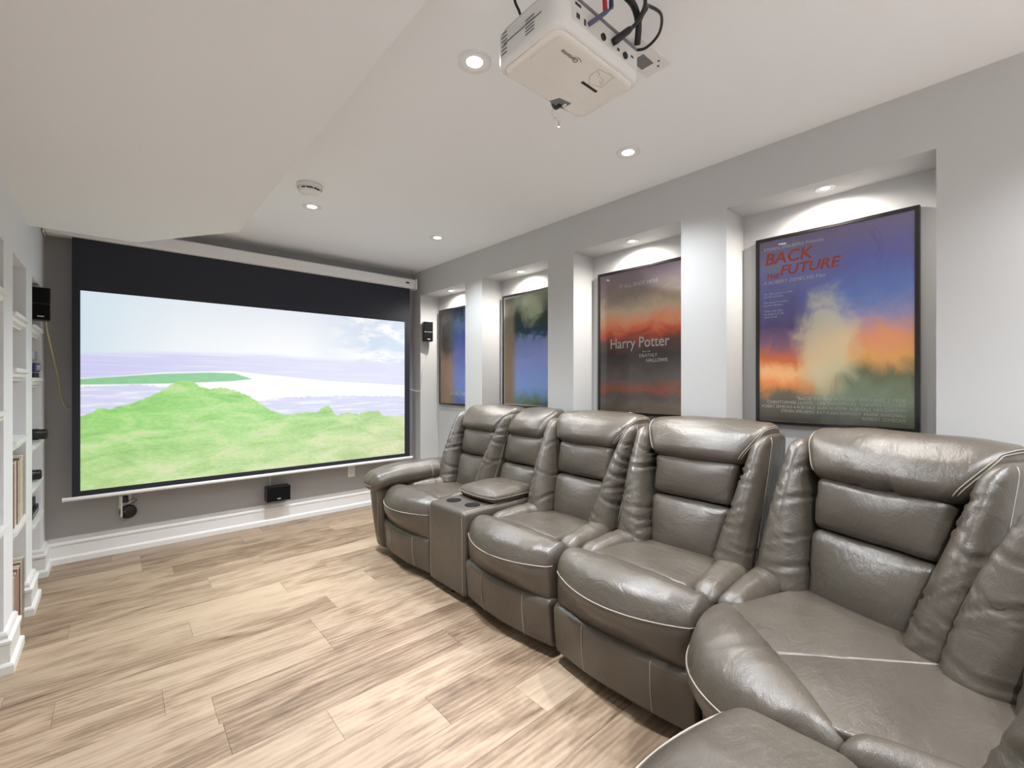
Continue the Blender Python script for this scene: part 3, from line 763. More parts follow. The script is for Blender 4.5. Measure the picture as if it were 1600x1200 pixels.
# ------------------------------------------------------------------ ceiling projector
px0, px1, py0, py1, pz0, pz1 = 0.742, 1.080, 0.682, 0.907, 2.03, 2.135
t = thing('ceiling_projector', 'white projector hung from the ceiling with cables plugged in behind', 'projector', ((px0 + px1) / 2, (py0 + py1) / 2, pz0))
cxp, cyp = t.location.x, t.location.y
hx, hy, hz = (px1 - px0) / 2, (py1 - py0) / 2, pz1 - pz0
def rrect(hx, hy, r, n=6):
    out = []
    for cx_, cy_, a0 in ((hx - r, hy - r, 0), (-hx + r, hy - r, PI / 2), (-hx + r, -hy + r, PI), (hx - r, -hy + r, 1.5 * PI)):
        for k in range(n + 1):
            a = a0 + PI / 2 * k / n; out.append((cx_ + r * math.cos(a), cy_ + r * math.sin(a)))
    return out
def loft(rings):
    m = MB(); n = len(rings[0])
    for r in rings: m.v += r
    for k in range(len(rings) - 1):
        for j in range(n): m.f.append((k * n + j, k * n + (j + 1) % n, (k + 1) * n + (j + 1) % n, (k + 1) * n + j))
    m.f.append(tuple(reversed(range(n)))); m.f.append(tuple((len(rings) - 1) * n + j for j in range(n)))
    return m
ring = lambda s, z, r: [(x, y, z) for x, y in rrect(hx - s, hy - s, r)]
o = loft([ring(0.010, 0.004, 0.03), ring(0.003, 0.009, 0.033), ring(0.0, 0.018, 0.034), ring(0.0, hz - 0.02, 0.034), ring(0.006, hz - 0.006, 0.034), ring(0.018, hz, 0.03)]).build('body', 'proj_white', t, True)
for p in o.data.polygons:
    if len(p.vertices) > 6: p.use_smooth = False
o = loft([ring(0.022, -0.003, 0.028), ring(0.014, 0.0, 0.028), ring(0.0105, 0.0045, 0.03)]).build('bottom_cover', 'proj_under', t, True)
for p in o.data.polygons:
    if len(p.vertices) > 6: p.use_smooth = False
bot = o
# raised step across the underside
m = MB().prism([(-hx + 0.03, -hy + 0.024), (hx - 0.03, -hy + 0.024), (hx - 0.03, 0.012), (hx - 0.062, 0.034), (-hx + 0.08, 0.034), (-hx + 0.03, 0.012)], -0.0048, -0.0028)
m.build('underside_panel', 'proj_under', t, bevel=0.0012)
# hatch outline, black strip, lens recess
def P_(x, y, z): return (x - cxp, y - cyp, z - pz0)
hz_ = pz0 - 0.0052
m = MB()
hatch = [P_(0.930, 0.712, hz_), P_(0.982, 0.704, hz_), P_(0.992, 0.752, hz_), P_(0.955, 0.765, hz_), P_(0.932, 0.745, hz_), P_(0.930, 0.712, hz_)]
m.tube(hatch, 0.0007, 4).build('hatch_outline', 'line', t)
MB().box(0.934 - cxp, 0.997 - cxp, 0.769 - cyp, 0.777 - cyp, -0.0062, -0.004).build('sensor_strip', 'black', t, bevel=0.001)
for (x, y) in ((0.93, 0.72), (0.955, 0.728), (0.965, 0.74)):
    MB().tube([P_(x, y, hz_), P_(x + 0.018, y + 0.004, hz_), P_(x + 0.022, y + 0.014, hz_)], 0.0006, 4).build('moulded_mark', 'line', t)
lens_c = P_(0.965, 0.880, pz0)
MB().prism([(lens_c[0] - 0.034, hy - 0.017), (lens_c[0] + 0.02, hy - 0.017), (lens_c[0] + 0.02, hy - 0.052), (lens_c[0] - 0.024, hy - 0.046)], -0.0040, -0.0025).build('lens_bay', 'vent', t)
MB().lathe([(0.0005, 0.0), (0.012, 0.0), (0.014, 0.004), (0.014, 0.02), (0.017, 0.02), (0.017, -0.006), (0.0155, -0.007)], c=(lens_c[0] + 0.002, hy - 0.024, 0.010), axis='Y', seg=24).build('lens', 'black', t, True)
MB().box(lens_c[0] + 0.006, lens_c[0] + 0.014, hy - 0.042, hy - 0.028, -0.008, -0.003).build('zoom_lever', 'proj_white', t, bevel=0.002)
lettering('brand_lettering', 'Optoma', 0.0175, 'ink_dark', t, P_(0.868, 0.727, pz0 - 0.0055), (PI, 0, PI), 'LEFT', 1.0, 0.12, 0.0002)
m = MB().tube(catmull([P_(0.855, 0.722, hz_), P_(0.866, 0.7225, hz_), P_(0.876, 0.727, hz_)], 6), 0.0008, 4); m.build('brand_swoosh', 'ink_dark', t)
# side vents and grooves (-X side)
m_ = 0
for z in (0.030, 0.040, 0.050, 0.062, 0.072, 0.082):
    MB().box(-hx - 0.0012, -hx + 0.004, 0.870 - cyp - 0.012, 0.870 - cyp + 0.008, z - 0.0016, z + 0.0016).build('vent_slot', 'vent', t)
for z in (0.030, 0.038, 0.046, 0.056, 0.064):
    MB().box(-hx - 0.0012, -hx + 0.004, 0.775 - cyp - 0.016, 0.775 - cyp + 0.014, z - 0.0014, z + 0.0014).build('vent_slot', 'vent', t)
MB().box(-hx - 0.0012, -hx + 0.003, 0.735 - cyp, 0.905 - cyp - 0.035, 0.053, 0.0555).build('side_groove', 'vent', t)
# rear port panel
MB().box(-hx + 0.045, hx - 0.028, -hy - 0.001, -hy + 0.004, 0.030, 0.088).build('port_panel', 'proj_grey', t, bevel=0.003)
MB().box(-hx + 0.05, hx - 0.03, -hy - 0.0045, -hy, 0.082, 0.090).build('panel_ledge', 'vent', t, bevel=0.002)
def port(x, z, w, h): MB().box(x - cxp - w / 2, x - cxp + w / 2, -hy - 0.0022, -hy, z - pz0 - h / 2, z - pz0 + h / 2).build('port', 'black', t)
port(0.809, 2.103, 0.020, 0.006); port(0.809, 2.077, 0.011, 0.011); port(0.834, 2.075, 0.006, 0.014); port(1.030, 2.088, 0.010, 0.004); port(0.968, 2.077, 0.009, 0.007)
for x, z in ((0.904, 2.076), (0.997, 2.075)):
    MB().lathe([(0.0005, -0.004), (0.004, -0.004), (0.004, -0.001), (0.0055, -0.001), (0.0055, -0.005), (0.0085, -0.005), (0.0085, 0.0)], c=(x - cxp, -hy, z - pz0), axis='Y', seg=18).build('round_port', 'black', t, True)
MB().lathe([(0.0005, 0), (0.0025, 0), (0.0025, 0.001)], c=P_(0.985, 0.715, pz0 - 0.005), seg=10).build('status_light', 'logo', t)
# hidden mount above the body
MB().tube([(0, 0, hz - 0.005), (0, 0, ZC - pz0 + 0.002)], 0.02, 16).build('mount_pole', 'white_plastic', t, True)
MB().lathe([(0.06, ZC - pz0 + 0.001), (0.06, ZC - pz0 - 0.008), (0.03, ZC - pz0 - 0.016), (0.0005, ZC - pz0 - 0.016)], seg=24).build('ceiling_flange', 'white_plastic', t, True)
for a in (0.6, 2.5, 3.8, 5.6):
    MB().tube([(0, 0, hz + 0.02), (0.10 * math.cos(a), 0.07 * math.sin(a), hz + 0.012), (0.10 * math.cos(a), 0.07 * math.sin(a), hz - 0.004)], 0.006, 6).build('mount_arm', 'white_plastic', t)
# clear lens cap hanging on its tether
cap = MB().lathe([(0.0005, 0.0), (0.014, 0.0), (0.0155, 0.002), (0.0155, 0.007)], c=(lens_c[0] + 0.02, hy + 0.006, -0.035), axis='Y', seg=24).build('lens_cap', 'glass', t, True)
MB().tube(catmull([(lens_c[0] - 0.005, hy - 0.012, -0.002), (lens_c[0] - 0.002, hy + 0.004, -0.012), (lens_c[0] + 0.014, hy + 0.008, -0.022)]), 0.0009, 5).build('cap_tether', 'glass', t, True)

# cables at the projector (each one a thing of its own)
def cable(name, label, pts, r, mat='cable_black', plugs=()):
    p0 = Vector(pts[0])
    t = thing(name, label, 'cable', p0)
    MB().tube([tuple(Vector(p) - p0) for p in catmull(pts, 10)], r, 8).build('cord', mat, t, True)
    for (a, b, rr, mt, nm) in plugs:
        A = Vector(a) - p0; Bv = Vector(b) - p0
        MB().tube([tuple(A), tuple(A.lerp(Bv, 0.15)), tuple(A.lerp(Bv, 0.8)), tuple(Bv)], [rr * 0.85, rr, rr * 0.9, rr * 0.5], 10).build(nm, mt, t, True)
    return t
cable('video_cable', 'thick black video cable with a metal-faced plug at the projector', [(0.974, 0.648, 2.112), (0.992, 0.636, 2.140), (1.012, 0.630, 2.19), (1.012, 0.64, 2.25), (0.985, 0.66, 2.31), (0.95, 0.70, ZC - 0.004)], 0.0050,
      plugs=[((0.941, 0.679, 2.080), (0.978, 0.645, 2.118), 0.0095, 'black', 'plug')])
cable('power_cord', 'black power cord looping from the projector to the ceiling outlet plate', [(1.045, 0.672, 2.128), (1.03, 0.655, 2.17), (1.045, 0.645, 2.205), (1.13, 0.70, 2.295), (1.235, 0.715, 2.335), (1.31, 0.765, 2.345), (1.33, 0.825, 2.342), (1.312, 0.862, 2.345)], 0.0045,
      plugs=[((1.262, 0.905, 2.352), (1.316, 0.858, 2.344), 0.016, 'black', 'plug')])
cable('audio_lead', 'black bundled lead crossing behind the projector top', [(1.046, 0.675, 2.125), (1.02, 0.655, 2.155), (0.985, 0.645, 2.175), (0.94, 0.645, 2.18), (0.91, 0.66, 2.20), (0.88, 0.69, 2.26), (0.87, 0.72, ZC - 0.004)], 0.0085)
cable('thin_lead', 'thin black lead bowed over the projector corner', [(0.775, 0.83, 2.131), (0.772, 0.845, 2.17), (0.762, 0.85, 2.21), (0.78, 0.82, 2.28), (0.83, 0.78, ZC - 0.004)], 0.0035)
cable('component_lead', 'red component video lead at the back of the projector', [(0.893, 0.665, 2.132), (0.878, 0.655, 2.152), (0.865, 0.66, 2.19), (0.86, 0.70, 2.27), (0.86, 0.74, ZC - 0.004)], 0.0022, 'red',
      plugs=[((0.895, 0.667, 2.126), (0.872, 0.654, 2.165), 0.0058, 'red', 'plug')])
cable('component_lead', 'blue component video lead at the back of the projector', [(0.912, 0.662, 2.142), (0.900, 0.652, 2.165), (0.888, 0.655, 2.20), (0.88, 0.70, 2.28), (0.88, 0.75, ZC - 0.004)], 0.0022, 'blue',
      plugs=[((0.912, 0.662, 2.138), (0.898, 0.652, 2.172), 0.0058, 'blue', 'plug')])
cable('component_lead', 'violet-grey plug lead bent into the projector port row', [(0.872, 0.655, 2.104), (0.895, 0.650, 2.122), (0.905, 0.652, 2.14), (0.895, 0.655, 2.17), (0.87, 0.69, 2.25), (0.85, 0.75, ZC - 0.004)], 0.0020, 'violet',
      plugs=[((0.846, 0.680, 2.076), (0.888, 0.650, 2.116), 0.0058, 'violet', 'plug')])
# outlet plate in the ceiling
t = thing('ceiling_outlet_plate', 'white recessed outlet plate in the ceiling behind the projector', 'outlet', (1.395, 0.875, ZC))
MB().box(-0.10, 0.10, -0.05, 0.05, -0.006, 0.001).build('cover_plate', 'white_plastic', t, bevel=0.003)
MB().box(-0.02, 0.045, -0.012, 0.035, -0.0075, -0.004).build('cable_opening', 'vent', t)
for x, y in ((0.05, -0.03), (0.072, -0.015)): MB().lathe([(0.0005, -0.0075), (0.004, -0.0075), (0.004, -0.004)], c=(x, y, 0), seg=10).build('screw', 'ink_dark', t)

# ------------------------------------------------------------------ the sectional sofa
def stitch(path, r, parent, name='piping', mat='stitch'):
    return MB().tube([tuple(p) for p in path], r, 5).build(name, mat, parent, True)

def lin(a, b, n): return [a + (b - a) * k / (n - 1) for k in range(n)]

def make_back(parent, h, tf=ident, seed=0.0, wings=(True, True), head_top=0.315, creases=(), out=(-0.003, -0.003)):
    """Reclined back of half width h: lower, middle and head cushions between two gathered side wings."""
    T = lambda s, t, z: Vector(tf(s, t, z))
    k = h / 0.325
    lo_b, lo_t, hd_t = 0.165 * k, 0.195 * k, head_top * k
    if not wings[0] and not wings[1]: lo_b = lo_t = h - 0.012; hd_t = h - 0.006
    me, at = pillow([T(-lo_b, .560, .430), T(lo_b, .560, .430), T(lo_t, .625, .672), T(-lo_t, .625, .672)],
                    [T(-lo_b, .70, .43), T(lo_b, .70, .43), T(lo_t, .74, .672), T(-lo_t, .74, .672)], 0.035, (0, .035, 0), lump=0.004, seed=seed + 1,
                    grooves=[(2, 0.75, 0.3, 0.004, 0.10, 1), (2, -0.55, -0.4, 0.004, 0.10, -1)])
    part('lower_back_cushion', me, 'leather', parent)
    me, at = pillow([T(-lo_t, .636, .672), T(lo_t, .636, .672), T(lo_t * 1.03, .672, .868), T(-lo_t * 1.03, .672, .868)],
                    [T(-lo_t, .74, .672), T(lo_t, .74, .672), T(lo_t * 1.03, .78, .868), T(-lo_t * 1.03, .78, .868)], 0.035, (0, .034, 0), lump=0.004, seed=seed + 2,
                    grooves=[(2, 0.6, 0.3, 0.003, 0.12, -1), (2, 0.2, -0.5, 0.003, 0.10, 1)])
    part('middle_back_cushion', me, 'leather', parent)
    gr = [(0, p, 0.05, d, 0.05, -1) for p, d in creases]
    me, at = pillow([T(-lo_t * 1.02, .632, .858), T(lo_t * 1.02, .632, .858), T(hd_t, .757, 1.028), T(-hd_t, .757, 1.028)],
                    [T(-hd_t, .86, .85), T(hd_t, .86, .85), T(hd_t, .955, 1.028), T(-hd_t, .955, 1.028)], (0.05, 0.085, 0.08), (0, .034, .022), lump=0.005, seed=seed + 3, grooves=gr)
    hd = part('headrest', me, 'leather', parent)
    if wings[0] or wings[1]:
        for sg in (-1, 1):
            for off in (0.94, 0.985):
                stitch([at(sg * off, -1, c, 0.002) for c in lin(-0.96, 0.98, 12)] + [at(sg * off, b, 1, 0.002) for b in lin(-0.9, 0.6, 6)], 0.0017, hd, 'topstitch')
    for i, sg in enumerate((-1, 1)):
        if not wings[i]: continue
        q = [(T(sg * x, t_, z)) for x, t_, z in ((.150 * k, .445, .425), (h + out[i], .462, .425), (h + out[i] * .5, .695, 1.0), (.255 * k, .680, .975))]
        b = [(T(sg * x, t_, z)) for x, t_, z in ((.150 * k, .72, .425), (h + out[i], .74, .425), (h + out[i] * .5, .93, 1.0), (.262 * k, .90, .975))]
        if sg < 0: q = [q[1], q[0], q[3], q[2]]; b = [b[1], b[0], b[3], b[2]]
        rg = random.Random(seed * 13 + i)
        G = []
        for kk in range(10):
            G.append((2, -0.80 + 0.165 * kk + rg.uniform(-.04, .04), rg.uniform(-.28, .28), rg.uniform(.005, .012), rg.uniform(.018, .034), rg.choice([-1, 1])))
        me, at = pillow(q, b, (0.055, 0.07, 0.05), (0.002, .036, .0), step=0.0125, lump=0.0025, seed=seed + 5 + i, grooves=G)
        w = part('side_wing', me, 'leather', parent)
        stitch([at(sg * 0.985, -0.55, c, 0.001) for c in lin(-0.9, 0.98, 22)], 0.0016, w, 'topstitch')

def make_shell(parent, h, tf=ident, t1=0.945):
    T = lambda s, t, z: Vector(tf(s, t, z))
    me, _ = pillow([T(-h, .62, .07), T(h, .62, .07), T(h, .83, .985), T(-h, .83, .985)], [T(-h, .88, .07), T(h, .88, .07), T(h, t1, .985), T(-h, t1, .985)], 0.03)
    part('back_shell', me, 'leather', parent)

def make_seat(name, label, loc, rz, h, group, seed, arm=0, back=True, creases=(), bow=0.098, rd=0.205, pip=0.44):
    t = thing(name, label, 'sofa', loc, rz, group)
    g = h - 0.004
    # recliner base and feet
    MB().box(-g + 0.01, g - 0.01, 0.14, 0.86, 0.035, 0.30).build('base', 'leather_dark', t, bevel=0.01)
    for sx in (-1, 1):
        for ty in (0.18, 0.80): MB().tube([(sx * (g - 0.06), ty, 0.0), (sx * (g - 0.06), ty, 0.04)], 0.02, 10).build('foot', 'black', t)
    # footrest panel
    def bow_f(L, p):
        f = 1 - (L.x / h) ** 2
        return (L.x, L.y - 0.030 * max(0, f) * (1 if p[1] < 0 else 0.2), L.z)
    me, at = pillow([(-g, .070, .045), (g, .070, .045), (g, .052, .262), (-g, .052, .262)], [(-g, .16, .045), (g, .16, .045), (g, .16, .262), (-g, .16, .262)], (0.012, 0.028, 0.028), (0, .012, 0), deform=bow_f, lump=0.003, seed=seed)
    fr = part('footrest', me, 'leather', t)
    for s_ in (-0.42, 0.52):
        stitch([at(s_, -1, c, 0.0012) for c in lin(-0.9, 0.9, 14)], 0.0021, fr, 'topstitch')
    # front roll
    def bow_r(L, p):
        f = max(0, 1 - (L.x / h) ** 2)
        zz = min(1, max(0, (L.z - .25) / .13)); zz = zz * zz * (3 - 2 * zz)
        fr_ = max(0, min(1, (0.5 - p[1]) / 1.2))
        return (L.x, L.y - bow * f * zz * fr_ - 0.02 * (1 - zz) * f * fr_, L.z + 0.010 * f * (p[2] > 0) * p[2])
    me, at = pillow([(-g, .068, .215), (g, .068, .215), (g, .080, .478), (-g, .080, .478)], [(-g, rd - .005, .215), (g, rd - .005, .215), (g, rd, .492), (-g, rd, .492)], (0.030, 0.075, 0.075), (0, .020, .014), step=0.028, deform=bow_r, lump=0.004, seed=seed + 7,
                    grooves=[(0, -0.93, 0.06, .004, .03, 1), (0, 0.90, -0.08, .005, .03, 1), (0, 0.70, -0.15, .003, .03, 1), (0, -0.62, .15, .003, .03, 1), (0, 0.35, -0.2, .0025, .03, 1)])
    rl = part('front_roll', me, 'leather', t)
    stitch([at(a, -1, pip - 0.03 * (1 - a * a), 0.0015) for a in lin(-0.985, 0.985, 30)], 0.0024, rl, 'piping')
    # seat panel and side bolsters
    me, at = pillow([(-.235 * g / .325, rd - .03, .33), (.235 * g / .325, rd - .03, .33), (.235 * g / .325, rd - .03, .487), (-.235 * g / .325, rd - .03, .487)], [(-.20 * g / .325, .66, .30), (.20 * g / .325, .66, .30), (.20 * g / .325, .66, .450), (-.20 * g / .325, .66, .450)], 0.025, (0, 0, .014), lump=0.003, seed=seed + 9)
    part('seat_panel', me, 'leather', t)
    for sg in (-1, 1):
        ii, oo = .195 * g / .325, g
        q = [(sg * x, y_, z) for x, y_, z in ((ii + .02, rd - .005, .32), (oo, rd - .005, .32), (oo, rd - .005, .482), (ii + .02, rd - .005, .482))]
        b = [(sg * x, y_, z) for x, y_, z in ((ii - .03, .60, .32), (oo, .60, .32), (oo, .60, .498), (ii - .03, .60, .498))]
        if sg < 0: q = [q[1], q[0], q[3], q[2]]; b = [b[1], b[0], b[3], b[2]]
        me, at = pillow(q, b, (0.05, 0.07, 0.05), (0, 0, .012), step=0.022, lump=0.003, seed=seed + 11 + sg, grooves=[(1, 0.2, 0, .004, .08, 0), (1, 0.55, 0, .005, .06, 0)])
        bo = part('seat_bolster', me, 'leather', t)
    if back:
        make_back(t, h, ident, seed, creases=creases)
        make_shell(t, h - 0.01)
    if arm:
        s0 = arm * (h - 0.03); s1 = arm * (h + 0.125)
        lo, hi = min(s0, s1), max(s0, s1)
        me, at = pillow([(lo + .02, .055, .035), (hi - .015, .055, .035), (hi + .0, .0, .50), (lo, .0, .50)], [(lo + .02, .88, .035), (hi - .015, .88, .035), (hi, .88, .52), (lo, .88, .52)], 0.035, (0, .012, 0))
        ab = part('arm_body', me, 'leather', t)
        e = -arm
        stitch([at(e * 0.55, -1, 0.92), at(e * 0.75, -1, 0.80), at(e * 0.82, -1, 0.6), at(e * 0.7, -1, 0.2), at(e * 0.45, -1, -0.3), at(e * 0.3, -1, -0.6)], 0.0022, ab, 'piping')
        lo -= 0.055 if arm < 0 else 0.085; hi += 0.085 if arm < 0 else 0.055
        lo, hi = (arm * (h + 0.155), arm * (h - 0.075)) if arm < 0 else (arm * (h - 0.075), arm * (h + 0.155))
        def droop(L, p):
            f = max(0, -p[1] - 0.35) / 0.65
            return (L.x * (1 - 0.0 * f), L.y, L.z - 0.03 * f * f)
        me, at = pillow([(lo, -.035, .475), (hi, -.035, .475), (hi, -.035, .600), (lo, -.035, .600)], [(lo, .63, .475), (hi, .63, .475), (hi, .63, .615), (lo, .63, .615)], (0.075, 0.05, 0.065), (.006, .01, .016), step=0.02, deform=droop, lump=0.004, seed=seed + 21,
                        grooves=[(0, 0.3, 0.3, .006, .10, 0)])
        ap = part('arm_pad', me, 'leather', t)
        ring_ = [at(x, 0.36, 1, 0.001) for x in lin(-0.98, 0.98, 10)] + [at(-e if False else e, 0.36, c, 0.001) for c in lin(0.95, -0.9, 8)] if e > 0 else [at(x, 0.36, 1, 0.001) for x in lin(0.98, -0.98, 10)] + [at(e, 0.36, c, 0.001) for c in lin(0.95, -0.9, 8)]
        stitch(ring_, 0.0022, ap, 'piping')
        stitch([at(x, -1, -0.15, 0.001) for x in lin(-0.6, 0.6, 8)], 0.0018, ap, 'topstitch')
    return t

RZA = -PI / 2
SG = 'modules of the grey leather sectional sofa'
XA = 1.36
make_seat('recliner_seat', 'grey leather recliner seat with padded arm, nearest the screen', (XA, 2.675, 0), RZA, 0.31, SG, 31.0, arm=-1, creases=((-0.35, .008), (0.15, .006)))
make_seat('recliner_seat', 'armless grey leather recliner seat just in front of the cup-holder console', (XA, 1.666, 0), RZA, 0.319, SG, 47.0)
make_seat('recliner_seat', 'armless grey leather recliner seat between its twin and the corner wedge', (XA, 1.013, 0), RZA, 0.324, SG, 59.0)

# console
h = 0.1875
t = thing('sofa_console', 'grey leather sofa console with two cup holders and padded lid', 'sofa console', (XA, 2.178, 0), RZA, SG)
g = h - 0.003
me, at = pillow([(-g, .058, .035), (g, .058, .035), (g, .052, .505), (-g, .052, .505)], [(-g, .70, .035), (g, .70, .035), (g, .70, .515), (-g, .70, .515)], 0.028, (0, .004, .0), lump=0.0015, seed=3)
bd = part('console_body', me, 'leather', t)
stitch([at(0.9, -1, c, 0.001) for c in lin(-0.95, 0.97, 20)] + [at(0.9, b, 1, 0.001) for b in lin(-0.98, 0.0, 10)], 0.0018, bd, 'topstitch')
stitch([at(-0.9, -1, c, 0.001) for c in lin(-0.95, 0.97, 20)], 0.0016, bd, 'topstitch')
for s_ in (-0.075, 0.085):
    c = MB().lathe([(0.045, 0.5040), (0.045, 0.5092), (0.0405, 0.5098), (0.0385, 0.5088), (0.037, 0.5084), (0.0005, 0.5083)], c=(s_, .165 + 0.02 * (s_ > 0), 0.0), seg=30).build('cup_holder', 'black_matte', t, True)
me, at = pillow([(-g + .006, .27, .505), (g - .006, .27, .505), (g - .006, .27, .570), (-g + .006, .27, .570)], [(-g + .006, .62, .505), (g - .006, .62, .505), (g - .006, .62, .575), (-g + .006, .62, .575)], 0.035, (.004, .022, .020), step=.02, lump=0.002, seed=5)
ld = part('console_lid', me, 'leather', t)
stitch([at(x, -1, 0.05, 0.001) for x in lin(-0.97, 0.97, 16)] + [at(1, b, 0.05, 0.001) for b in lin(-0.95, 0.95, 10)], 0.0018, ld, 'piping')
make_back(t, h, ident, 71.0, wings=(False, False))
make_shell(t, h - 0.005)
for ty in (0.12, 0.62): MB().tube([(0, ty, 0), (0, ty, 0.04)], 0.02, 10).build('foot', 'black', t)

# corner wedge, symmetric about the diagonal X + Y = 1.78
WC = (1.38, 0.40)
t = thing('sofa_corner_wedge', 'grey leather corner wedge seat joining the two sofa runs', 'sofa', (WC[0], WC[1], 0), 0, SG)
def mir(X, Y): return (1.78 - Y, 1.78 - X)
def wl_(X, Y, z): return (X - WC[0], Y - WC[1], z)
ang = math.radians(-109.5)
e1 = Vector((math.cos(ang), math.sin(ang))); e2 = Vector((-e1.y, e1.x))
O = Vector((1.812, 0.362)) - e2 * 0.55
def tfA(s, t_, z):
    p = O + e1 * s + e2 * t_; return wl_(p.x, p.y, z)
def tfB(s, t_, z):
    p = O + e1 * (-s) + e2 * t_; x, y = mir(p.x, p.y); return wl_(x, y, z)
make_back(t, 0.325, tfA, 83.0, creases=((-0.15, .010), (0.30, .012)), out=(0.014, 0.0))
make_back(t, 0.325, tfB, 97.0, out=(0.0, 0.014))
make_shell(t, 0.315, tfA, 0.93); make_shell(t, 0.315, tfB, 0.93)
# corner filler behind the backs
MB().prism([wl_(1.80, 0.02, 0)[:2], wl_(2.06, -0.02, 0)[:2], wl_(2.10, -0.30, 0)[:2], wl_(1.80, -0.28, 0)[:2], wl_(1.76, -0.02, 0)[:2]], 0.07, 0.70).build('corner_filler', 'leather', t, bevel=0.02)
# base under the wedge
MB().prism([wl_(*p, 0)[:2] for p in ((1.47, .655), (2.16, .655), (2.20, .30), (1.68, -.22), (1.48, -.38), (1.125, -.38), (1.125, .31))], 0.035, 0.33).build('base', 'leather_dark', t, bevel=0.01)
# seat halves
def seat_half(mirror):
    FL, BL, CB, CF = (1.452, .655), (1.93, .52), (1.735, .035), (1.262, .518)
    if mirror: FL, BL, CB, CF = mir(*FL), mir(*BL), mir(*CB), mir(*CF)
    z0, z1, z2 = .30, .486, .462
    if not mirror:
        Fq = [wl_(*FL, z0), wl_(*CF, z0), wl_(*CF, z1), wl_(*FL, z1)]; Bq = [wl_(*BL, z0), wl_(*CB, z0), wl_(*CB, z2), wl_(*BL, z2)]
    else:
        Fq = [wl_(*CF, z0), wl_(*FL, z0), wl_(*FL, z1), wl_(*CF, z1)]; Bq = [wl_(*CB, z0), wl_(*BL, z0), wl_(*BL, z2), wl_(*CB, z2)]
    me, at = pillow(Fq, Bq, 0.010, (0, 0, .008), step=.03, lump=0.003, seed=41 + mirror)
    o = part('seat_panel', me, 'leather', t)
    return o, at
oA, atA = seat_half(False); oB, atB = seat_half(True)
stitch([atA(0.965, b, 1, 0.0006) for b in lin(-0.95, 0.98, 24)], 0.0012, oA, 'topstitch')
stitch([atB(-0.965, b, 1, 0.0006) for b in lin(-0.95, 0.98, 24)], 0.0012, oB, 'topstitch')
# side bolsters
def wedge_bolster(mirror):
    q = [(1.53, .690), (1.545, .600), (1.86, .560), (1.90, .690)]
    if mirror: q = [mir(*p) for p in q]
    a, b, c_, d_ = q
    if not mirror:
        Fq = [wl_(*a, .34), wl_(*b, .34), wl_(*b, .490), wl_(*a, .490)]; Bq = [wl_(*d_, .34), wl_(*c_, .34), wl_(*c_, .515), wl_(*d_, .515)]
    else:
        Fq = [wl_(*b, .34), wl_(*a, .34), wl_(*a, .490), wl_(*b, .490)]; Bq = [wl_(*c_, .34), wl_(*d_, .34), wl_(*d_, .515), wl_(*c_, .515)]
    me, at = pillow(Fq, Bq, 0.045, (0, 0, .014), step=.02, lump=.003, seed=61, grooves=[(1, 0.3, 0, .004, .08, 0), (1, 0.6, 0, .004, .06, 0)])
    part('seat_bolster', me, 'leather', t)
wedge_bolster(False); wedge_bolster(True)
# front roll on the diagonal
dA, dB = Vector((1.437, 0.682)), Vector((1.098, 0.343))
du = (dB - dA).normalized(); dn = Vector((-du.y, du.x))   # dn points towards the back corner
Lw = (dB - dA).length; mid = (dA + dB) / 2; hw = Lw / 2
def tfW(s, t_, z):
    p = mid + du * s + dn * t_; return wl_(p.x, p.y, z)
def bow_w(L, p):
    f = max(0, 1 - p[0] ** 2); zz = min(1, max(0, (L.z - .25) / .13)); zz = zz * zz * (3 - 2 * zz); fr_ = max(0, min(1, (0.5 - p[1]) / 1.2))
    off = -(0.075 * zz + 0.01) * f * fr_
    return (L.x + dn.x * off, L.y + dn.y * off, L.z + 0.01 * f * max(0, p[2]))
me, at = pillow([tfW(-hw, -.02, .248), tfW(hw, -.02, .248), tfW(hw, -.01, .482), tfW(-hw, -.01, .482)], [tfW(-.32, .13, .248), tfW(.32, .13, .248), tfW(.325, .125, .495), tfW(-.325, .125, .495)], (0.05, 0.08, 0.085), (0, .02, .014), step=.022, deform=bow_w, lump=.004, seed=77,
                grooves=[(0, -0.25, 0.25, .006, .04, 1), (0, -0.02, 0.2, .006, .04, 1), (0, 0.35, 0.2, .006, .05, -1), (0, -0.6, .1, .003, .04, 1)])
rl = part('front_roll', me, 'leather', t)
stitch([at(a, -1, 0.30, 0.0015) for a in lin(-0.98, 0.98, 26)], 0.0024, rl, 'piping')
me, at = pillow([tfW(-hw, .0, .045), tfW(hw, .0, .045), tfW(hw, -.015, .262), tfW(-hw, -.015, .262)], [tfW(-hw, .1, .045), tfW(hw, .1, .045), tfW(hw, .1, .262), tfW(-hw, .1, .262)], 0.026, (0, .012, 0))
part('front_panel', me, 'leather', t)
for p in ((1.55, .6), (2.1, .5), (1.2, -.3), (1.7, -.15)): MB().tube([wl_(*p, 0), wl_(*p, .04)], 0.02, 10).build('foot', 'black', t)

# first seat of the second run, facing the screen
make_seat('recliner_seat', 'grey leather recliner seat facing the screen, its front roll in the nearest corner', (0.765, 0.535, 0), PI, 0.328, SG, 113.0, arm=1, bow=0.045, rd=0.37, pip=0.80)

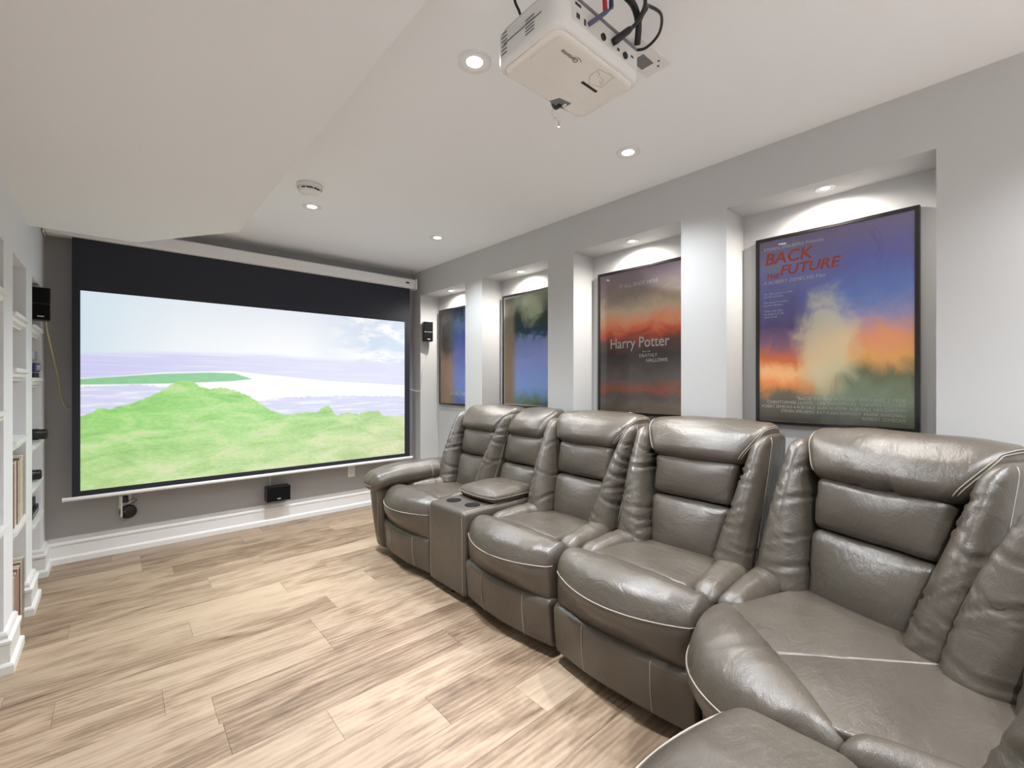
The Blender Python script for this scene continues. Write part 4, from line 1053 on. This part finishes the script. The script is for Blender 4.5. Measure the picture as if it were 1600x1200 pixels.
# ------------------------------------------------------------------ things on the left shelves
rr = random.Random(5)
REC_COL = [(206, 196, 178), (184, 170, 150), (222, 216, 204), (150, 120, 104), (128, 60, 58), (214, 202, 180), (96, 84, 74), (196, 182, 160), (232, 226, 214), (160, 140, 116), (60, 52, 50), (204, 190, 170)]
for i, c in enumerate(REC_COL): M['rec%d' % i] = plain('record_sleeve_card_%d' % i, c, 0.6, noise_amt=0.18, scale=60)
def records(y0, y1, z, group, labels, n):
    step = (y1 - y0 - 0.012) / n
    for k in range(n):
        th = step * rr.uniform(0.62, 0.85); yc = y0 + 0.008 + step * (k + 0.5)
        ci = rr.randrange(len(REC_COL)) if k else 10
        xf = XL - 0.003 - rr.uniform(0.0, 0.005)
        dpt = min(0.31, xf - XS - 0.004); hh = 0.312 + rr.uniform(-0.004, 0.004)
        t = thing('record_sleeve', labels(k, n, ci), 'record', (xf - dpt / 2, yc, z), 0, group)
        MB().box(-dpt / 2, dpt / 2, -th / 2, th / 2, 0.0, hh).build('sleeve', 'rec%d' % ci, t, bevel=0.0012, segs=1)
        MB().box(-dpt / 2 + 0.004, dpt / 2 + 0.0016, -th * 0.22, th * 0.22, 0.004, hh - 0.004).build('spine_strip', 'rec%d' % ((ci + 5) % 12), t)
ordn = ['first', 'second', 'third', 'fourth', 'fifth', 'sixth', 'seventh', 'eighth', 'ninth', 'tenth', 'eleventh', 'twelfth']
records(3.045, 3.43, 0.53, 'records on the upper record shelf', lambda k, n, c: 'record sleeve on the upper record shelf, %s from the viewer' % ordn[k], 10)
records(3.045, 3.43, 0.0, 'records on the floor of the shelf opening', lambda k, n, c: 'record sleeve on the floor of the shelf opening, %s from the viewer' % ordn[k], 11)

xs = XL - 0.058
t = thing('mini_stereo', 'small silver and dark blue stereo unit on the second shelf by the screen', 'stereo', (xs, 3.90, 1.2455))
MB().box(-0.06, 0.055, -0.10, 0.10, 0.0, 0.03).build('base_unit', 'black', t, bevel=0.004)
MB().box(-0.06, 0.06, -0.10, 0.10, 0.036, 0.085).build('cabinet', 'blue', t, bevel=0.006)
MB().box(-0.06, 0.062, -0.10, 0.10, 0.085, 0.10).build('top_band', 'silver', t, bevel=0.004)
MB().box(-0.05, 0.05, -0.09, 0.09, 0.10, 0.165).build('display_block', 'silver', t, bevel=0.01)
for y_ in (-0.05, 0.05): MB().lathe([(0.0005, 0.01), (0.016, 0.01), (0.018, 0.0)], c=(0.06, y_, 0.06), axis='X', seg=18).build('knob', 'silver', t, True)
for y_ in (-0.07, 0.07): MB().tube([(0, y_, 0.028), (0, y_, 0.038)], 0.012, 8).build('foot', 'black', t)

def camera_like(label, loc, rz, sc=1.0, bellows=False):
    t = thing('camera', label, 'camera', loc, rz)
    MB().box(-0.028 * sc, 0.028 * sc, -0.07 * sc, 0.07 * sc, 0.0, 0.085 * sc).build('body', 'black', t, bevel=0.006)
    MB().box(-0.022 * sc, 0.022 * sc, -0.025 * sc, 0.025 * sc, 0.085 * sc, 0.108 * sc).build('viewfinder', 'black', t, bevel=0.006)
    MB().lathe([(0.0005, 0.075), (0.022, 0.075), (0.026, 0.078), (0.03, 0.07), (0.03, 0.045), (0.034, 0.04), (0.034, 0.0)], c=(0.026 * sc, 0, 0.045 * sc), axis='X', seg=24).build('lens', 'black', t, True)
    for y_ in (-0.05, 0.045): MB().lathe([(0.0005, 0.01), (0.012, 0.01), (0.013, 0.0)], c=(0, y_ * sc, 0.085 * sc), seg=16).build('dial', 'silver', t, True)
    return t
camera_like('black camera with a long lens on the third shelf by the screen', (XL - 0.062, 3.90, 0.8625), 0.0, 0.95)
t = thing('photo_block', 'small grey upright plate behind the camera on the third shelf', 'plate', (XL - 0.055, 4.018, 0.8625))
MB().box(-0.006, 0.006, -0.032, 0.032, 0.0, 0.15).build('panel', 'silver', t, bevel=0.003)
MB().box(-0.02, 0.02, -0.03, 0.03, 0.0, 0.006).build('stand', 'black', t, bevel=0.001)
camera_like('smaller black camera on the fourth shelf by the screen', (XL - 0.085, 3.90, 0.6255), 0.0, 0.85)
t = thing('disc_player', 'flat black player with silver trim on the fifth shelf by the screen', 'player', (XL - 0.092, 3.88, 0.4155))
MB().box(-0.09, 0.085, -0.14, 0.14, 0.006, 0.055).build('chassis', 'black', t, bevel=0.004)
MB().box(0.083, 0.088, -0.12, 0.12, 0.024, 0.034).build('tray_front', 'silver', t, bevel=0.001)
MB().box(-0.08, 0.075, -0.12, 0.12, 0.058, 0.105).build('upper_unit', 'black', t, bevel=0.006)
for x_ in (-0.07, 0.07):
    for y_ in (-0.12, 0.12): MB().tube([(x_, y_, 0), (x_, y_, 0.008)], 0.008, 8).build('foot', 'black', t)
